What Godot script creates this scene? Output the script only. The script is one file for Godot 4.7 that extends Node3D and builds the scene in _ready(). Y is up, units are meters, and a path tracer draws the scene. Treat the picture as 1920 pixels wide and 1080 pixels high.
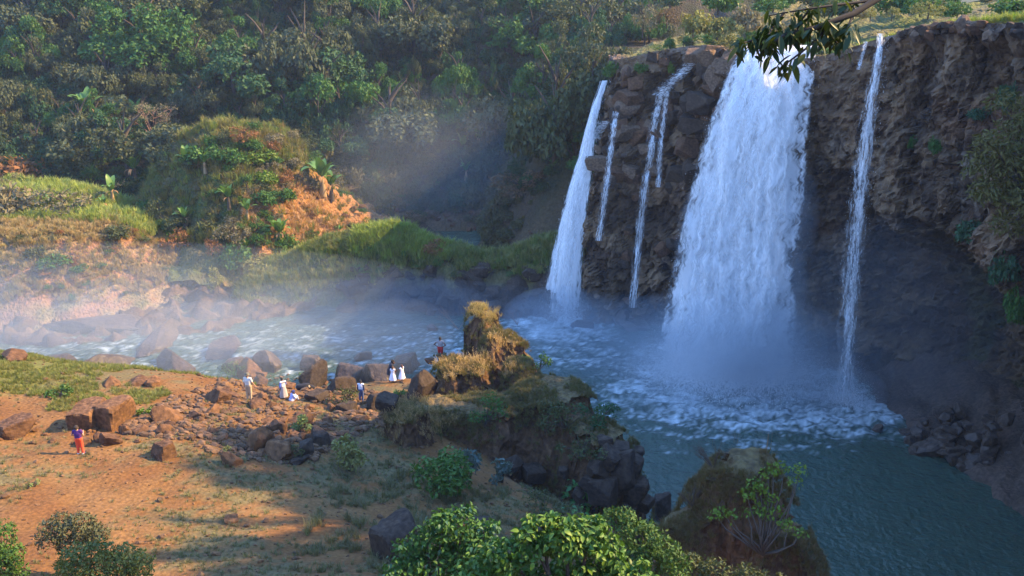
extends Node3D
# A river gorge with three waterfalls, a dirt clearing with visitors, grassy knolls and a forested slope.
# Metres, y up; x to the right, f = distance ahead of the viewpoint (z = -f); the river lies at y = 0.

const EYE := Vector3(0, 41, 0)
const FOCAL := 1712.6
const PITCH := 0.33702

var rng := RandomNumberGenerator.new()
var nz := FastNoiseLite.new()        # broad rolling noise
var nf := FastNoiseLite.new()        # fine noise
var nb := FastNoiseLite.new()        # one value per block
var nc := FastNoiseLite.new()        # cellular, blocky rock
var M := {}                          # materials
var tps_p: Array = []
var tps_w := PackedFloat64Array()
var near_grid := PackedFloat32Array()
const NX0 := -62.0
const NF0 := -8.0
const NS := 0.4
const NW := 256
const NH := 254
var cliff_v := PackedVector3Array()
var cliff_px := PackedVector2Array()
var rocks: Array = []                # shared boulder meshes
var crowns: Array = []               # shared crown meshes
var clumps: Array = []               # shared bush meshes
var trunk_mesh: ArrayMesh
var drop_mesh: ArrayMesh
var leaf_meshes := {}

func _ready() -> void:
	rng.seed = 7
	setup_view()
	setup_noise()
	setup_materials()
	make_libraries()
	solve_near()
	build_near_ground()
	build_far_ground()
	build_water()
	build_cliff()
	build_waterfalls()
	build_river_rocks()
	build_boulders()
	build_forest()
	build_mound_plants()
	build_knoll_plants()
	build_front_plants()
	build_grass()
	build_branch()
	build_people()
	build_mist()

# ---------------------------------------------------------------- view, sky, sun
func setup_view() -> void:
	var cam := Camera3D.new()
	cam.name = "camera"
	cam.position = EYE
	cam.rotation = Vector3(-PITCH, 0, 0)
	cam.fov = 35.0
	cam.near = 0.2
	cam.far = 2000.0
	cam.current = true
	add_child(cam)
	var sky := ProceduralSkyMaterial.new()
	sky.sky_top_color = Color(0.38, 0.53, 0.76)
	sky.sky_horizon_color = Color(0.7, 0.8, 0.92)
	sky.sky_curve = 0.16
	sky.ground_bottom_color = Color(0.2, 0.17, 0.13)
	sky.ground_horizon_color = Color(0.4, 0.42, 0.42)
	sky.sun_angle_max = 20.0
	var e := Environment.new()
	e.background_mode = Environment.BG_SKY
	e.sky = Sky.new()
	e.sky.sky_material = sky
	e.background_energy_multiplier = 1.35
	e.tonemap_mode = Environment.TONE_MAPPER_LINEAR
	e.tonemap_exposure = 3.55
	e.fog_enabled = true
	e.fog_density = 0.0002
	e.fog_light_color = Color(0.8, 0.88, 1.0)
	e.volumetric_fog_enabled = true
	e.volumetric_fog_density = 0.0
	e.sdfgi_enabled = true
	e.ssao_enabled = true
	e.ssil_enabled = true
	var we := WorldEnvironment.new()
	we.name = "world"
	we.environment = e
	add_child(we)
	var sun := DirectionalLight3D.new()
	sun.name = "sun"
	sun.light_color = Color(1.0, 0.85, 0.6)
	sun.light_energy = 1.4
	sun.light_angular_distance = 0.5
	sun.shadow_enabled = true
	sun.look_at_from_position(Vector3(0.79, 0.6, -0.11) * 100.0, Vector3.ZERO, Vector3.UP)
	add_child(sun)

func ray(px: float, py: float) -> Vector3:
	var u := (px - 960.0) / FOCAL
	var v := (540.0 - py) / FOCAL
	return Vector3(u, -sin(PITCH) + v * cos(PITCH), -cos(PITCH) - v * sin(PITCH))

func w_t(px: float, py: float, t: float) -> Vector3:      # at depth t along the view axis
	return EYE + ray(px, py) * t

func w_y(px: float, py: float, y: float) -> Vector3:      # at height y
	var d := ray(px, py)
	return EYE + d * ((y - EYE.y) / d.y)

func w_f(px: float, py: float, f: float) -> Vector3:      # at distance f ahead
	var d := ray(px, py)
	return EYE + d * (f / -d.z)

func seen_at(p: Vector3) -> Vector3:                      # (px, py, depth)
	var q := p - EYE
	var depth := q.dot(Vector3(0, -sin(PITCH), -cos(PITCH)))
	return Vector3(960.0 + FOCAL * q.x / depth, 540.0 - FOCAL * q.dot(Vector3(0, cos(PITCH), -sin(PITCH))) / depth, depth)

func hit(px: float, py: float) -> Vector3:                # where the line of sight meets the ground
	var d := ray(px, py)
	var t := 14.0
	while t < 300.0:
		var p := EYE + d * t
		if p.y < ground(p.x, -p.z):
			for k in 8:
				var p2 := EYE + d * (t - 0.5 * pow(0.5, k + 1))
				if p2.y < ground(p2.x, -p2.z):
					t -= 0.5 * pow(0.5, k + 1)
			p = EYE + d * t
			return Vector3(p.x, ground(p.x, -p.z), p.z)
		t += 0.5
	return EYE + d * 180.0

# ---------------------------------------------------------------- small helpers
func setup_noise() -> void:
	nz.seed = 3; nz.frequency = 0.035; nz.fractal_octaves = 4
	nf.seed = 5; nf.frequency = 0.22; nf.fractal_octaves = 3
	nb.seed = 9; nb.noise_type = FastNoiseLite.TYPE_CELLULAR; nb.frequency = 0.35; nb.cellular_return_type = FastNoiseLite.RETURN_CELL_VALUE; nb.fractal_type = FastNoiseLite.FRACTAL_NONE
	nc.seed = 9; nc.noise_type = FastNoiseLite.TYPE_CELLULAR; nc.frequency = 0.35
	nc.cellular_return_type = FastNoiseLite.RETURN_DISTANCE2_SUB; nc.fractal_octaves = 2

class Shape:
	var v := PackedVector3Array()
	var c := PackedColorArray()
	var uv := PackedVector2Array()
	var i := PackedInt32Array()
	func tri(a: int, b: int, d: int) -> void:             # counter-clockwise seen from outside
		i.append(a); i.append(d); i.append(b)
	func quad(a: int, b: int, d: int, e: int) -> void:
		tri(a, b, d); tri(a, d, e)
	func done(smooth := false) -> ArrayMesh:
		var arr := []
		arr.resize(Mesh.ARRAY_MAX)
		arr[Mesh.ARRAY_VERTEX] = v
		arr[Mesh.ARRAY_INDEX] = i
		if c.size() == v.size():
			arr[Mesh.ARRAY_COLOR] = c
		if uv.size() == v.size():
			arr[Mesh.ARRAY_TEX_UV] = uv
		if smooth:
			var n := PackedVector3Array()
			n.resize(v.size())
			for k in range(0, i.size(), 3):
				var a := v[i[k]]
				var m := (v[i[k + 2]] - a).cross(v[i[k + 1]] - a)
				n[i[k]] += m; n[i[k + 1]] += m; n[i[k + 2]] += m
			for k in n.size():
				n[k] = n[k].normalized() if n[k].length_squared() > 1e-14 else Vector3.UP
			arr[Mesh.ARRAY_NORMAL] = n
		var mesh := ArrayMesh.new()
		if i.size() >= 3:
			mesh.add_surface_from_arrays(Mesh.PRIMITIVE_TRIANGLES, arr)
		return mesh
	func tube(pts: Array, radii: Array, sides := 6, col := Color.WHITE) -> void:
		var first := v.size()
		for k in pts.size():
			var p: Vector3 = pts[k]
			var d: Vector3 = (pts[mini(k + 1, pts.size() - 1)] - pts[maxi(k - 1, 0)]).normalized()
			var s := d.cross(Vector3.FORWARD if absf(d.z) < 0.9 else Vector3.RIGHT).normalized()
			var w := d.cross(s)
			for j in sides:
				var a := TAU * j / sides
				v.append(p + (s * cos(a) + w * sin(a)) * float(radii[k]))
				c.append(col)
		for k in pts.size() - 1:
			for j in sides:
				var a := first + k * sides + j
				var b := first + k * sides + (j + 1) % sides
				quad(a, b, b + sides, a + sides)
	func leaf(p: Vector3, along: Vector3, side: Vector3, length: float, width: float, col: Color, fine := false) -> void:
		var f := v.size()
		var up := side.cross(along)
		if fine:
			v.append(p); v.append(p + along * length * 0.3 + side * width * 0.46 + up * width * 0.16)
			v.append(p + along * length * 0.7 + side * width * 0.36 + up * width * 0.08)
			v.append(p + along * length - up * length * 0.14)
			v.append(p + along * length * 0.7 - side * width * 0.36 + up * width * 0.08)
			v.append(p + along * length * 0.3 - side * width * 0.46 + up * width * 0.16)
			v.append(p + along * length * 0.5)
			for k in 7:
				c.append(col)
			for k in 6:
				tri(f + 6, f + k, f + (k + 1) % 6)
		else:
			v.append(p); v.append(p + along * length * 0.45 + side * width * 0.5 + up * width * 0.15)
			v.append(p + along * length); v.append(p + along * length * 0.45 - side * width * 0.5 + up * width * 0.15)
			for k in 4:
				c.append(col)
			tri(f, f + 1, f + 2); tri(f, f + 2, f + 3)

func grid(w: int, h: int, s: Shape, keep := PackedByteArray()) -> void:
	for r in h - 1:
		for q in w - 1:
			var a := r * w + q
			if keep.size() and keep[a] + keep[a + 1] + keep[a + w] + keep[a + w + 1] == 0:
				continue
			s.quad(a, a + 1, a + w + 1, a + w)

func put(called: String, mesh: Mesh, m: Material, parent: Node = null) -> MeshInstance3D:
	var o := MeshInstance3D.new()
	o.name = called
	o.mesh = mesh
	o.material_override = m
	(parent if parent else self).add_child(o, true)
	return o

func tag(o: Node, label: String, category := "", group := "", kind := "") -> Node:
	o.set_meta("label", label)
	if category: o.set_meta("category", category)
	if group: o.set_meta("group", group)
	if kind: o.set_meta("kind", kind)
	return o

func thing(called: String, label: String, category: String, at: Vector3, turn := 0.0, group := "") -> Node3D:
	var o := Node3D.new()
	o.name = called
	add_child(o, true)
	o.position = at
	o.rotation.y = turn
	tag(o, label, category, group)
	return o

func many(called: String, label: String, category: String, mesh: Mesh, m: Material, places: Array, tints: Array) -> MultiMeshInstance3D:
	var mm := MultiMesh.new()
	mm.transform_format = MultiMesh.TRANSFORM_3D
	mm.use_colors = true
	mm.mesh = mesh
	mm.instance_count = places.size()
	for k in places.size():
		mm.set_instance_transform(k, places[k])
		mm.set_instance_color(k, tints[k])
	var o := MultiMeshInstance3D.new()
	o.name = called
	o.multimesh = mm
	o.material_override = m
	add_child(o, true)
	tag(o, label, category, "", "stuff")
	return o

func rnd(a: float, b: float) -> float:
	return rng.randf_range(a, b)

func rdir() -> Vector3:
	var y := rnd(-1, 1)
	var a := rnd(0, TAU)
	var r := sqrt(1 - y * y)
	return Vector3(r * cos(a), y, r * sin(a))

func lin(r: float, g: float, b: float) -> Color:          # a real-world base colour as albedo_color
	return Color(r, g, b).linear_to_srgb()

func mix3(a: Color, b: Color, t: float) -> Color:
	return a.lerp(b, clampf(t, 0, 1))

# ---------------------------------------------------------------- materials
func noise_tex(freq: float, octaves: int, ramp: Gradient, kind := 0, size := 512, seed_ := 1) -> NoiseTexture2D:
	var n := FastNoiseLite.new()
	n.seed = seed_
	n.frequency = freq
	n.fractal_octaves = octaves
	if kind == 1:
		n.noise_type = FastNoiseLite.TYPE_CELLULAR
		n.cellular_return_type = FastNoiseLite.RETURN_DISTANCE2_SUB
	var t := NoiseTexture2D.new()
	t.width = size; t.height = size
	t.seamless = true
	t.noise = n
	if ramp:
		t.color_ramp = ramp
	return t

func ramp(a: Color, b: Color, d := Color(0, 0, 0, 0)) -> Gradient:
	var g := Gradient.new()
	g.set_color(0, a)
	g.set_color(1, b)
	if d.a > 0:
		g.add_point(0.5, d)
	return g

func ground_mat(called: String, tex: Texture2D, bump: Texture2D, scale_: float, depth: float, rough := 0.95) -> StandardMaterial3D:
	var m := StandardMaterial3D.new()
	m.resource_name = called
	m.vertex_color_use_as_albedo = true
	m.albedo_texture = tex
	m.roughness = rough
	m.metallic_specular = 0.3
	m.uv1_triplanar = true
	m.uv1_world_triplanar = true
	m.uv1_scale = Vector3.ONE * scale_
	m.heightmap_enabled = true
	m.heightmap_texture = bump
	m.heightmap_scale = depth
	return m

func leaf_mat(called: String, c: Color, rough := 0.6, through := 0.75) -> StandardMaterial3D:
	var m := StandardMaterial3D.new()
	m.resource_name = called
	m.albedo_color = c
	m.vertex_color_use_as_albedo = true
	m.roughness = rough
	m.metallic_specular = 0.35
	m.backlight_enabled = true
	m.backlight = Color(through, through, through * 0.6)
	return m

func flat_mat(called: String, c: Color, rough := 0.8) -> StandardMaterial3D:
	var m := StandardMaterial3D.new()
	m.resource_name = called
	m.albedo_color = c
	m.roughness = rough
	m.vertex_color_use_as_albedo = true
	return m

func setup_materials() -> void:
	var mottle := noise_tex(0.02, 5, ramp(Color(0.62, 0.62, 0.62), Color(1, 1, 1)))
	var stone := noise_tex(0.012, 5, ramp(Color(0.5, 0.48, 0.47), Color(1, 0.97, 0.93), Color(0.76, 0.73, 0.7)), 0, 512, 4)
	var bump := noise_tex(0.02, 5, null, 0, 512, 2)
	var crack := noise_tex(0.018, 3, null, 1, 512, 6)
	M.dirt = ground_mat("dirt", mottle, bump, 0.37, 3.0)
	M.earth = ground_mat("earth", mottle, bump, 0.2, 40.0)
	M.rock = ground_mat("rock", stone, bump, 0.35, 9.0, 0.85)
	M.cliff = ground_mat("cliff", stone, crack, 0.11, 55.0, 0.75)
	M.wetrock = ground_mat("wet_rock", stone, bump, 0.3, 20.0, 0.35)
	for q in [["rock_a", 0.27, 0.15, 0.08], ["rock_b", 0.2, 0.115, 0.07], ["rock_c", 0.1, 0.078, 0.064], ["rock_d", 0.26, 0.19, 0.14]]:
		M[q[0]] = ground_mat(q[0], stone, bump, 0.5, 2.5, 0.9)
		M[q[0]].albedo_color = lin(q[1], q[2], q[3])
	M.wetrock_b = ground_mat("wet_rock_b", stone, bump, 0.3, 6.0, 0.4)
	M.wetrock_b.albedo_color = lin(0.15, 0.115, 0.095)
	M.tint_rock = flat_mat("loose_stone", Color.WHITE, 0.95)
	M.green = leaf_mat("green_leaves", lin(0.058, 0.145, 0.03))
	M.deep = leaf_mat("deep_green_leaves", lin(0.036, 0.1, 0.038))
	M.olive = leaf_mat("olive_leaves", lin(0.082, 0.1, 0.038))
	M.grey = leaf_mat("grey_leaves", lin(0.08, 0.1, 0.05))
	M.bright = leaf_mat("bright_leaves", lin(0.12, 0.2, 0.022), 0.45)
	M.fresh = leaf_mat("fresh_leaves", lin(0.075, 0.16, 0.03), 0.45)
	M.teal = leaf_mat("blue_green_leaves", lin(0.05, 0.12, 0.06), 0.5)
	M.pale = leaf_mat("pale_leaves", lin(0.24, 0.24, 0.08), 0.6)
	M.rust = leaf_mat("rust_grass", lin(0.25, 0.12, 0.05), 0.8)
	M.tint = leaf_mat("tinted_leaves", Color.WHITE, 0.7, 0.85)
	M.dark_leaf = leaf_mat("dark_glossy_leaves", lin(0.022, 0.042, 0.012), 0.42, 0.7)
	M.banana = leaf_mat("banana_leaves", lin(0.11, 0.2, 0.05), 0.4, 0.7)
	M.pale_spike = leaf_mat("pale_spike_leaves", lin(0.26, 0.28, 0.15))
	M.pale_grey = leaf_mat("pale_grey_leaves", lin(0.2, 0.18, 0.11), 0.7)
	M.pale_brown = leaf_mat("pale_brown_leaves", lin(0.17, 0.12, 0.075), 0.8)
	M.pale_green = leaf_mat("pale_green_leaves", lin(0.2, 0.26, 0.09))
	M.silver = leaf_mat("silver_leaves", lin(0.12, 0.17, 0.15), 0.5)
	M.teal_bright = leaf_mat("wet_green_leaves", lin(0.05, 0.17, 0.05), 0.35)
	M.green_mid = leaf_mat("mid_green_leaves", lin(0.065, 0.13, 0.03))
	M.grey_green = leaf_mat("grey_green_leaves", lin(0.12, 0.13, 0.07), 0.7)
	M.yellow_green = leaf_mat("yellow_green_leaves", lin(0.13, 0.17, 0.045), 0.6)
	M.olive_gold = leaf_mat("olive_gold_leaves", lin(0.13, 0.115, 0.03), 0.5)
	M.dark_leaf_b = leaf_mat("olive_glossy_leaves", lin(0.06, 0.075, 0.012), 0.42, 0.9)
	M.black_hair = flat_mat("dark_eyes", lin(0.01, 0.01, 0.01), 0.3)
	M.bark = flat_mat("bark", lin(0.06, 0.045, 0.033), 0.9)
	M.dark_bark = flat_mat("dark_bark", lin(0.025, 0.018, 0.013), 0.9)
	M.redbark = flat_mat("red_bark", lin(0.24, 0.13, 0.08), 0.9)
	M.dry = flat_mat("dry_stalks", lin(0.3, 0.2, 0.1), 0.9)
	M.water = StandardMaterial3D.new()
	M.water.resource_name = "water"
	M.water.vertex_color_use_as_albedo = true
	M.water.roughness = 0.12
	M.water.metallic_specular = 0.4
	M.water.uv1_triplanar = true
	M.water.uv1_world_triplanar = true
	M.water.uv1_scale = Vector3(0.16, 0.16, 0.16)
	M.water.heightmap_enabled = true
	M.water.heightmap_texture = noise_tex(0.016, 5, null, 0, 512, 12)
	M.water.heightmap_scale = 13.0
	M.foam = flat_mat("white_water", lin(0.86, 0.88, 0.9), 0.9)
	M.foam.subsurf_scatter_enabled = false
	M.skin = flat_mat("skin", lin(0.1, 0.05, 0.03), 0.55)
	M.skin_light = flat_mat("light_skin", lin(0.42, 0.24, 0.17), 0.55)

# ---------------------------------------------------------------- shared meshes
func ico(level: int) -> Array:                            # [points, triangle indices]
	var g := (1.0 + sqrt(5.0)) / 2.0
	var pts: Array = []
	for s in [[-1, g, 0], [1, g, 0], [-1, -g, 0], [1, -g, 0], [0, -1, g], [0, 1, g], [0, -1, -g], [0, 1, -g], [g, 0, -1], [g, 0, 1], [-g, 0, -1], [-g, 0, 1]]:
		pts.append(Vector3(s[0], s[1], s[2]).normalized())
	var f: Array = [0, 11, 5, 0, 5, 1, 0, 1, 7, 0, 7, 10, 0, 10, 11, 1, 5, 9, 5, 11, 4, 11, 10, 2, 10, 7, 6, 7, 1, 8, 3, 9, 4, 3, 4, 2, 3, 2, 6, 3, 6, 8, 3, 8, 9, 4, 9, 5, 2, 4, 11, 6, 2, 10, 8, 6, 7, 9, 8, 1]
	for l in level:
		var mid := {}
		var nfc: Array = []
		for k in range(0, f.size(), 3):
			var e: Array = []
			for q in 3:
				var a: int = f[k + q]
				var b: int = f[k + (q + 1) % 3]
				var key := mini(a, b) * 100000 + maxi(a, b)
				if not mid.has(key):
					mid[key] = pts.size()
					pts.append(((pts[a] + pts[b]) / 2.0).normalized())
				e.append(mid[key])
			nfc.append_array([f[k], e[0], e[2], f[k + 1], e[1], e[0], f[k + 2], e[2], e[1], e[0], e[1], e[2]])
		f = nfc
	return [pts, f]

func make_rock(sphere: Array, planes: int, rough: float, seed_: int, boxy := false) -> ArrayMesh:
	var r := RandomNumberGenerator.new()
	r.seed = seed_
	var ns: Array = []
	if boxy:
		for d in [Vector3.UP, Vector3.DOWN, Vector3.LEFT, Vector3.RIGHT, Vector3.FORWARD, Vector3.BACK]:
			ns.append([(d + Vector3(r.randf_range(-0.22, 0.22), r.randf_range(-0.2, 0.2), r.randf_range(-0.22, 0.22))).normalized(), r.randf_range(0.52, 0.66)])
	for k in planes:
		var y := r.randf_range(-1, 1)
		var a := r.randf_range(0, TAU)
		var d := Vector3(sqrt(1 - y * y) * cos(a), y, sqrt(1 - y * y) * sin(a))
		ns.append([d, r.randf_range(0.42, 0.8)])
	var s := Shape.new()
	for p: Vector3 in sphere[0]:
		var reach := 1.0
		for n in ns:
			var c: float = p.dot(n[0])
			if c > 0.05:
				reach = minf(reach, n[1] / c)
		reach *= 1.0 + rough * nf.get_noise_3dv(p * 6.0 + Vector3.ONE * seed_ * 3.7) + rough * 0.5 * nf.get_noise_3dv(p * 17.0 + Vector3.ONE * seed_)
		s.v.append(p * reach)
		var t := 0.85 + 0.3 * nf.get_noise_3dv(p * 4.0 - Vector3.ONE * seed_)
		s.c.append(Color(t, t, t))
	for k in range(0, sphere[1].size(), 3):
		s.tri(sphere[1][k], sphere[1][k + 1], sphere[1][k + 2])
	return s.done()

func make_crown(seed_: int, blobs: Array, n: int, size: float, droop: float, gap: float, slim := 0.55, fine := false) -> ArrayMesh:
	var r := RandomNumberGenerator.new()
	r.seed = seed_
	var s := Shape.new()
	var total := 0.0
	for b in blobs:
		total += b[1].x * b[1].y
	var made := 0
	var tries := 0
	while made < n and tries < n * 6:
		tries += 1
		var pick := r.randf() * total
		var b: Array = blobs[0]
		for q in blobs:
			pick -= q[1].x * q[1].y
			b = q
			if pick <= 0:
				break
		var y := r.randf_range(-0.75, 1)
		var a := r.randf_range(0, TAU)
		var d := Vector3(sqrt(1 - y * y) * cos(a), y, sqrt(1 - y * y) * sin(a))
		var p: Vector3 = b[0] + d * b[1] * pow(r.randf(), 0.3) * r.randf_range(0.9, 1.08)
		if nf.get_noise_3dv(p * 9.0 + Vector3.ONE * seed_ * 11.0) < gap:
			continue
		var out := (d * 0.7 + Vector3(r.randf_range(-1, 1), r.randf_range(-0.6, 0.9), r.randf_range(-1, 1)) * 0.8).normalized()
		var along := (out.cross(Vector3(r.randf_range(-1, 1), r.randf_range(-1, 1), r.randf_range(-1, 1))).normalized() + d * 0.4 + Vector3.DOWN * droop).normalized()
		var side := along.cross(out).normalized()
		var l := size * r.randf_range(0.65, 1.35)
		var t := r.randf_range(0.6, 1.35)
		var warm := r.randf_range(-0.12, 0.16)
		s.leaf(p, along, side, l, l * slim, Color(t * (1 + warm), t, t * (1 - warm * 0.5)), fine)
		made += 1
	return s.done()

func random_blobs(seed_: int, n: int, spread: float, tall: float, radius: float) -> Array:
	var r := RandomNumberGenerator.new()
	r.seed = seed_
	var out: Array = []
	for k in n:
		var a := r.randf_range(0, TAU)
		var q := sqrt(r.randf()) * spread
		var y := r.randf_range(0.25, 1.0) * tall * (1.0 - 0.45 * q / maxf(spread, 0.01))
		var rad := radius * r.randf_range(0.7, 1.3)
		out.append([Vector3(q * cos(a), y, q * sin(a)), Vector3(rad, rad * r.randf_range(0.6, 0.85), rad)])
	return out

func make_libraries() -> void:
	var fine := ico(3)
	var coarse := ico(2)
	for k in 5:
		rocks.append(make_rock(fine, 17 + k % 3, 0.045, 20 + k))
	for k in 4:
		rocks.append(make_rock(fine, 5, 0.04, 40 + k, true))
	for k in 5:
		rocks.append(make_rock(coarse, 13, 0.07, 60 + k, k % 2 == 0))
	rocks.append(make_rock(fine, 0, 0.02, 81, true))
	rocks.append(make_rock(fine, 1, 0.02, 83, true))
	for k in 5:
		crowns.append(make_crown(100 + k, random_blobs(200 + k, 15, 0.9 + 0.12 * k, 1.2 + 0.1 * k, 0.34), 5200, 0.1, 0.35, -0.12))
	for k in 3:
		clumps.append(make_crown(300 + k, random_blobs(320 + k, 7, 0.6, 0.6, 0.42), 900, 0.17, 0.2, -0.2))
	for k in 2:                                            # thin, see-through shrubs
		clumps.append(make_crown(340 + k, random_blobs(350 + k, 6, 0.6, 0.9, 0.34), 600, 0.13, 0.1, -0.02, 0.4))
	var s := Shape.new()
	s.tube([Vector3(0, -0.3, 0), Vector3(0.02, 0.3, 0.02), Vector3(-0.03, 0.65, 0), Vector3(0, 1, 0.03)], [0.085, 0.06, 0.045, 0.02], 7)
	for k in 6:
		var a := TAU * k / 6 + 0.4
		var y := 0.42 + 0.08 * k
		s.tube([Vector3(0, y, 0), Vector3(cos(a) * 0.28, y + 0.2, sin(a) * 0.28), Vector3(cos(a) * 0.6, y + 0.36, sin(a) * 0.6)], [0.035, 0.022, 0.008], 5)
	trunk_mesh = s.done(true)

# ---------------------------------------------------------------- the near bank
func solve_near() -> void:
	tps_p = [[-21.5, 40.3, 18.1], [-17.7, 40.6, 17.7], [-27.5, 43.8, 17.8], [-29.8, 50.9, 17.1], [-22, 51.7, 16.2], [-16.9, 53, 14.9], [-8.5, 58.2, 13.5], [-10.2, 56.1, 13.6],
		[-11.7, 44.5, 16.7], [-16.9, 32.5, 18.8], [-19.6, 29.4, 19], [-8.4, 34.2, 17.6], [-7.4, 41.4, 15.6], [0, 42.5, 14.3], [0, 38.5, 14.7], [6.5, 42, 12.6], [0, 31.9, 17.1],
		[5, 33, 14.5], [8, 38, 11], [12, 43, 3], [14, 48, -4], [10, 53, -4], [8, 60, -5], [4, 66, -4], [0, 70, -4], [-2.5, 62, 12.8], [-6, 67, 5], [-11, 66.5, 6], [-20, 63.5, 10], [-35, 63, 12.5],
		[-50, 61, 14], [-15, 76, -3], [-30, 79, -3], [-50, 82, -3], [0, 78, -7], [15, 60, -7], [30, 60, -7], [40, 45, -5], [26, 25, 24], [13, 27, 9], [0, 20, 24.5], [-15, 22, 22],
		[0, 10, 31.5], [0, 1, 39], [-20, 5, 35], [14, 14, 22], [20, 4, 28], [-45, 45, 19], [-45, 25, 22], [-55, 10, 28], [-62, 84, -3], [-60, 60, 14], [-22, 58, 14.4], [-35, 57, 16.6], [40, 90, -8], [0, 92, -9], [-40, 92, -6], [40, 10, 20], [29, 30, 24], [36, 33, 24], [39, 38, 20], [20, 34, 3], [22, 43, -6], [28, 40, -4], [34, 46, -6], [40, 49, -7]]
	var n := tps_p.size()
	var w := n + 3
	var a: Array = []
	for r in w:
		var row := PackedFloat64Array()
		row.resize(w + 1)
		if r < n:
			for q in n:
				row[q] = tps_k(tps_p[r][0], tps_p[r][1], tps_p[q][0], tps_p[q][1]) + (0.4 if r == q else 0.0)
			row[n] = 1; row[n + 1] = tps_p[r][0]; row[n + 2] = tps_p[r][1]; row[w] = tps_p[r][2]
		else:
			for q in n:
				row[q] = 1.0 if r == n else float(tps_p[q][r - n - 1])
		a.append(row)
	for k in w:
		var best := k
		for r in range(k, w):
			if absf(a[r][k]) > absf(a[best][k]):
				best = r
		var tmp = a[k]; a[k] = a[best]; a[best] = tmp
		for r in range(k + 1, w):
			var m: float = a[r][k] / a[k][k]
			if m != 0.0:
				for q in range(k, w + 1):
					a[r][q] -= m * a[k][q]
	tps_w.resize(w)
	for k in range(w - 1, -1, -1):
		var t: float = a[k][w]
		for q in range(k + 1, w):
			t -= a[k][q] * tps_w[q]
		tps_w[k] = t / a[k][k]
	near_grid.resize(NW * NH)
	var xs := PackedFloat64Array()
	var fs := PackedFloat64Array()
	for p in tps_p:
		xs.append(p[0]); fs.append(p[1])
	for r in NH:
		var f := NF0 + r * NS
		for q in NW:
			var x := NX0 + q * NS
			var y := tps_w[n] + tps_w[n + 1] * x + tps_w[n + 2] * f
			for k in n:
				var d2 := (x - xs[k]) * (x - xs[k]) + (f - fs[k]) * (f - fs[k])
				if d2 > 1e-6:
					y += tps_w[k] * d2 * log(d2) * 0.01
			y += nz.get_noise_2d(x * 2.2, f * 2.2) * 0.35 + nf.get_noise_2d(x * 2.0, f * 2.0) * 0.16
			near_grid[r * NW + q] = y

func tps_k(x0: float, f0: float, x1: float, f1: float) -> float:
	var d2 := (x0 - x1) * (x0 - x1) + (f0 - f1) * (f0 - f1)
	return d2 * log(d2) * 0.01 if d2 > 1e-6 else 0.0

func near_h(x: float, f: float) -> float:
	var u := clampf((x - NX0) / NS, 0, NW - 1.001)
	var v := clampf((f - NF0) / NS, 0, NH - 1.001)
	var q := int(u)
	var r := int(v)
	u -= q; v -= r
	var k := r * NW + q
	return lerpf(lerpf(near_grid[k], near_grid[k + 1], u), lerpf(near_grid[k + NW], near_grid[k + NW + 1], u), v)

# knolls: [x, f, radius in x, radius in f, top, foot, steepness]
const KNOLL := [[-2.0, 61.8, 2.7, 2.7, 17.9, -4.0, 4.0], [-0.6, 59.6, 4.4, 4.6, 16.6, -6.0, 3.4], [-3.5, 56.6, 3.6, 2.8, 15.7, -4.0, 6.0], [-1.5, 52.0, 5.2, 4.8, 15.3, -6.0, 4.0],
	[-6.3, 47.8, 3.0, 2.9, 16.8, 0.0, 5.0], [2.6, 53.0, 5.0, 5.2, 15.8, -6.0, 4.5], [5.4, 49.0, 3.5, 4.4, 14.9, -6.0, 5.0], [-4.6, 51.6, 3.4, 4.4, 15.3, 0.0, 4.0], [-1.4, 58.6, 2.6, 3.4, 17.0, -4.0, 3.2], [-4.9, 60.3, 1.7, 1.6, 14.7, -4.0, 5.0], [0.8, 56.0, 3.0, 3.4, 16.3, -4.0, 3.4]]
const STACK := [[8.9, 31.0, 4.7, 4.2, 23.2, -4.0, 3.2], [6.6, 30.2, 3.0, 3.0, 20.8, -4.0, 3.6], [10.9, 30.0, 2.6, 3.2, 20.0, -4.0, 4.0]]

func bumps(list: Array, x: float, f: float) -> float:
	var wx := x + nf.get_noise_2d(x * 1.6, f * 1.6) * 0.5 + nz.get_noise_2d(x * 6.0, f * 6.0) * 0.7
	var wf := f + nf.get_noise_2d(x * 1.6 + 50, f * 1.6) * 0.5 + nz.get_noise_2d(x * 6.0 + 90, f * 6.0) * 0.7
	var y := 0.0
	for b in list:
		var dx: float = (wx - b[0]) / b[2]
		var df: float = (wf - b[1]) / b[3]
		var r := dx * dx + df * df
		if r < 9.0:
			y += exp(1.8 * (b[5] + (b[4] - b[5]) / (1.0 + pow(r, b[6] * 0.5)) - 16.0))
	if y < 1e-20:
		return -50.0
	return 16.0 + log(y) / 1.8 + nf.get_noise_2d(x * 3.0, f * 3.0) * 0.25

func ground(x: float, f: float) -> float:
	var y := 0.0
	if f < 92.0:
		y = maxf(y, near_h(x, f))
		if absf(x) < 17.0 and f > 22.0 and f < 72.0:
			y = maxf(y, maxf(bumps(KNOLL, x, f), bumps(STACK, x, f)))
	if f > 84.0:
		y = maxf(y, far_h(x, f))
	return y

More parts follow.
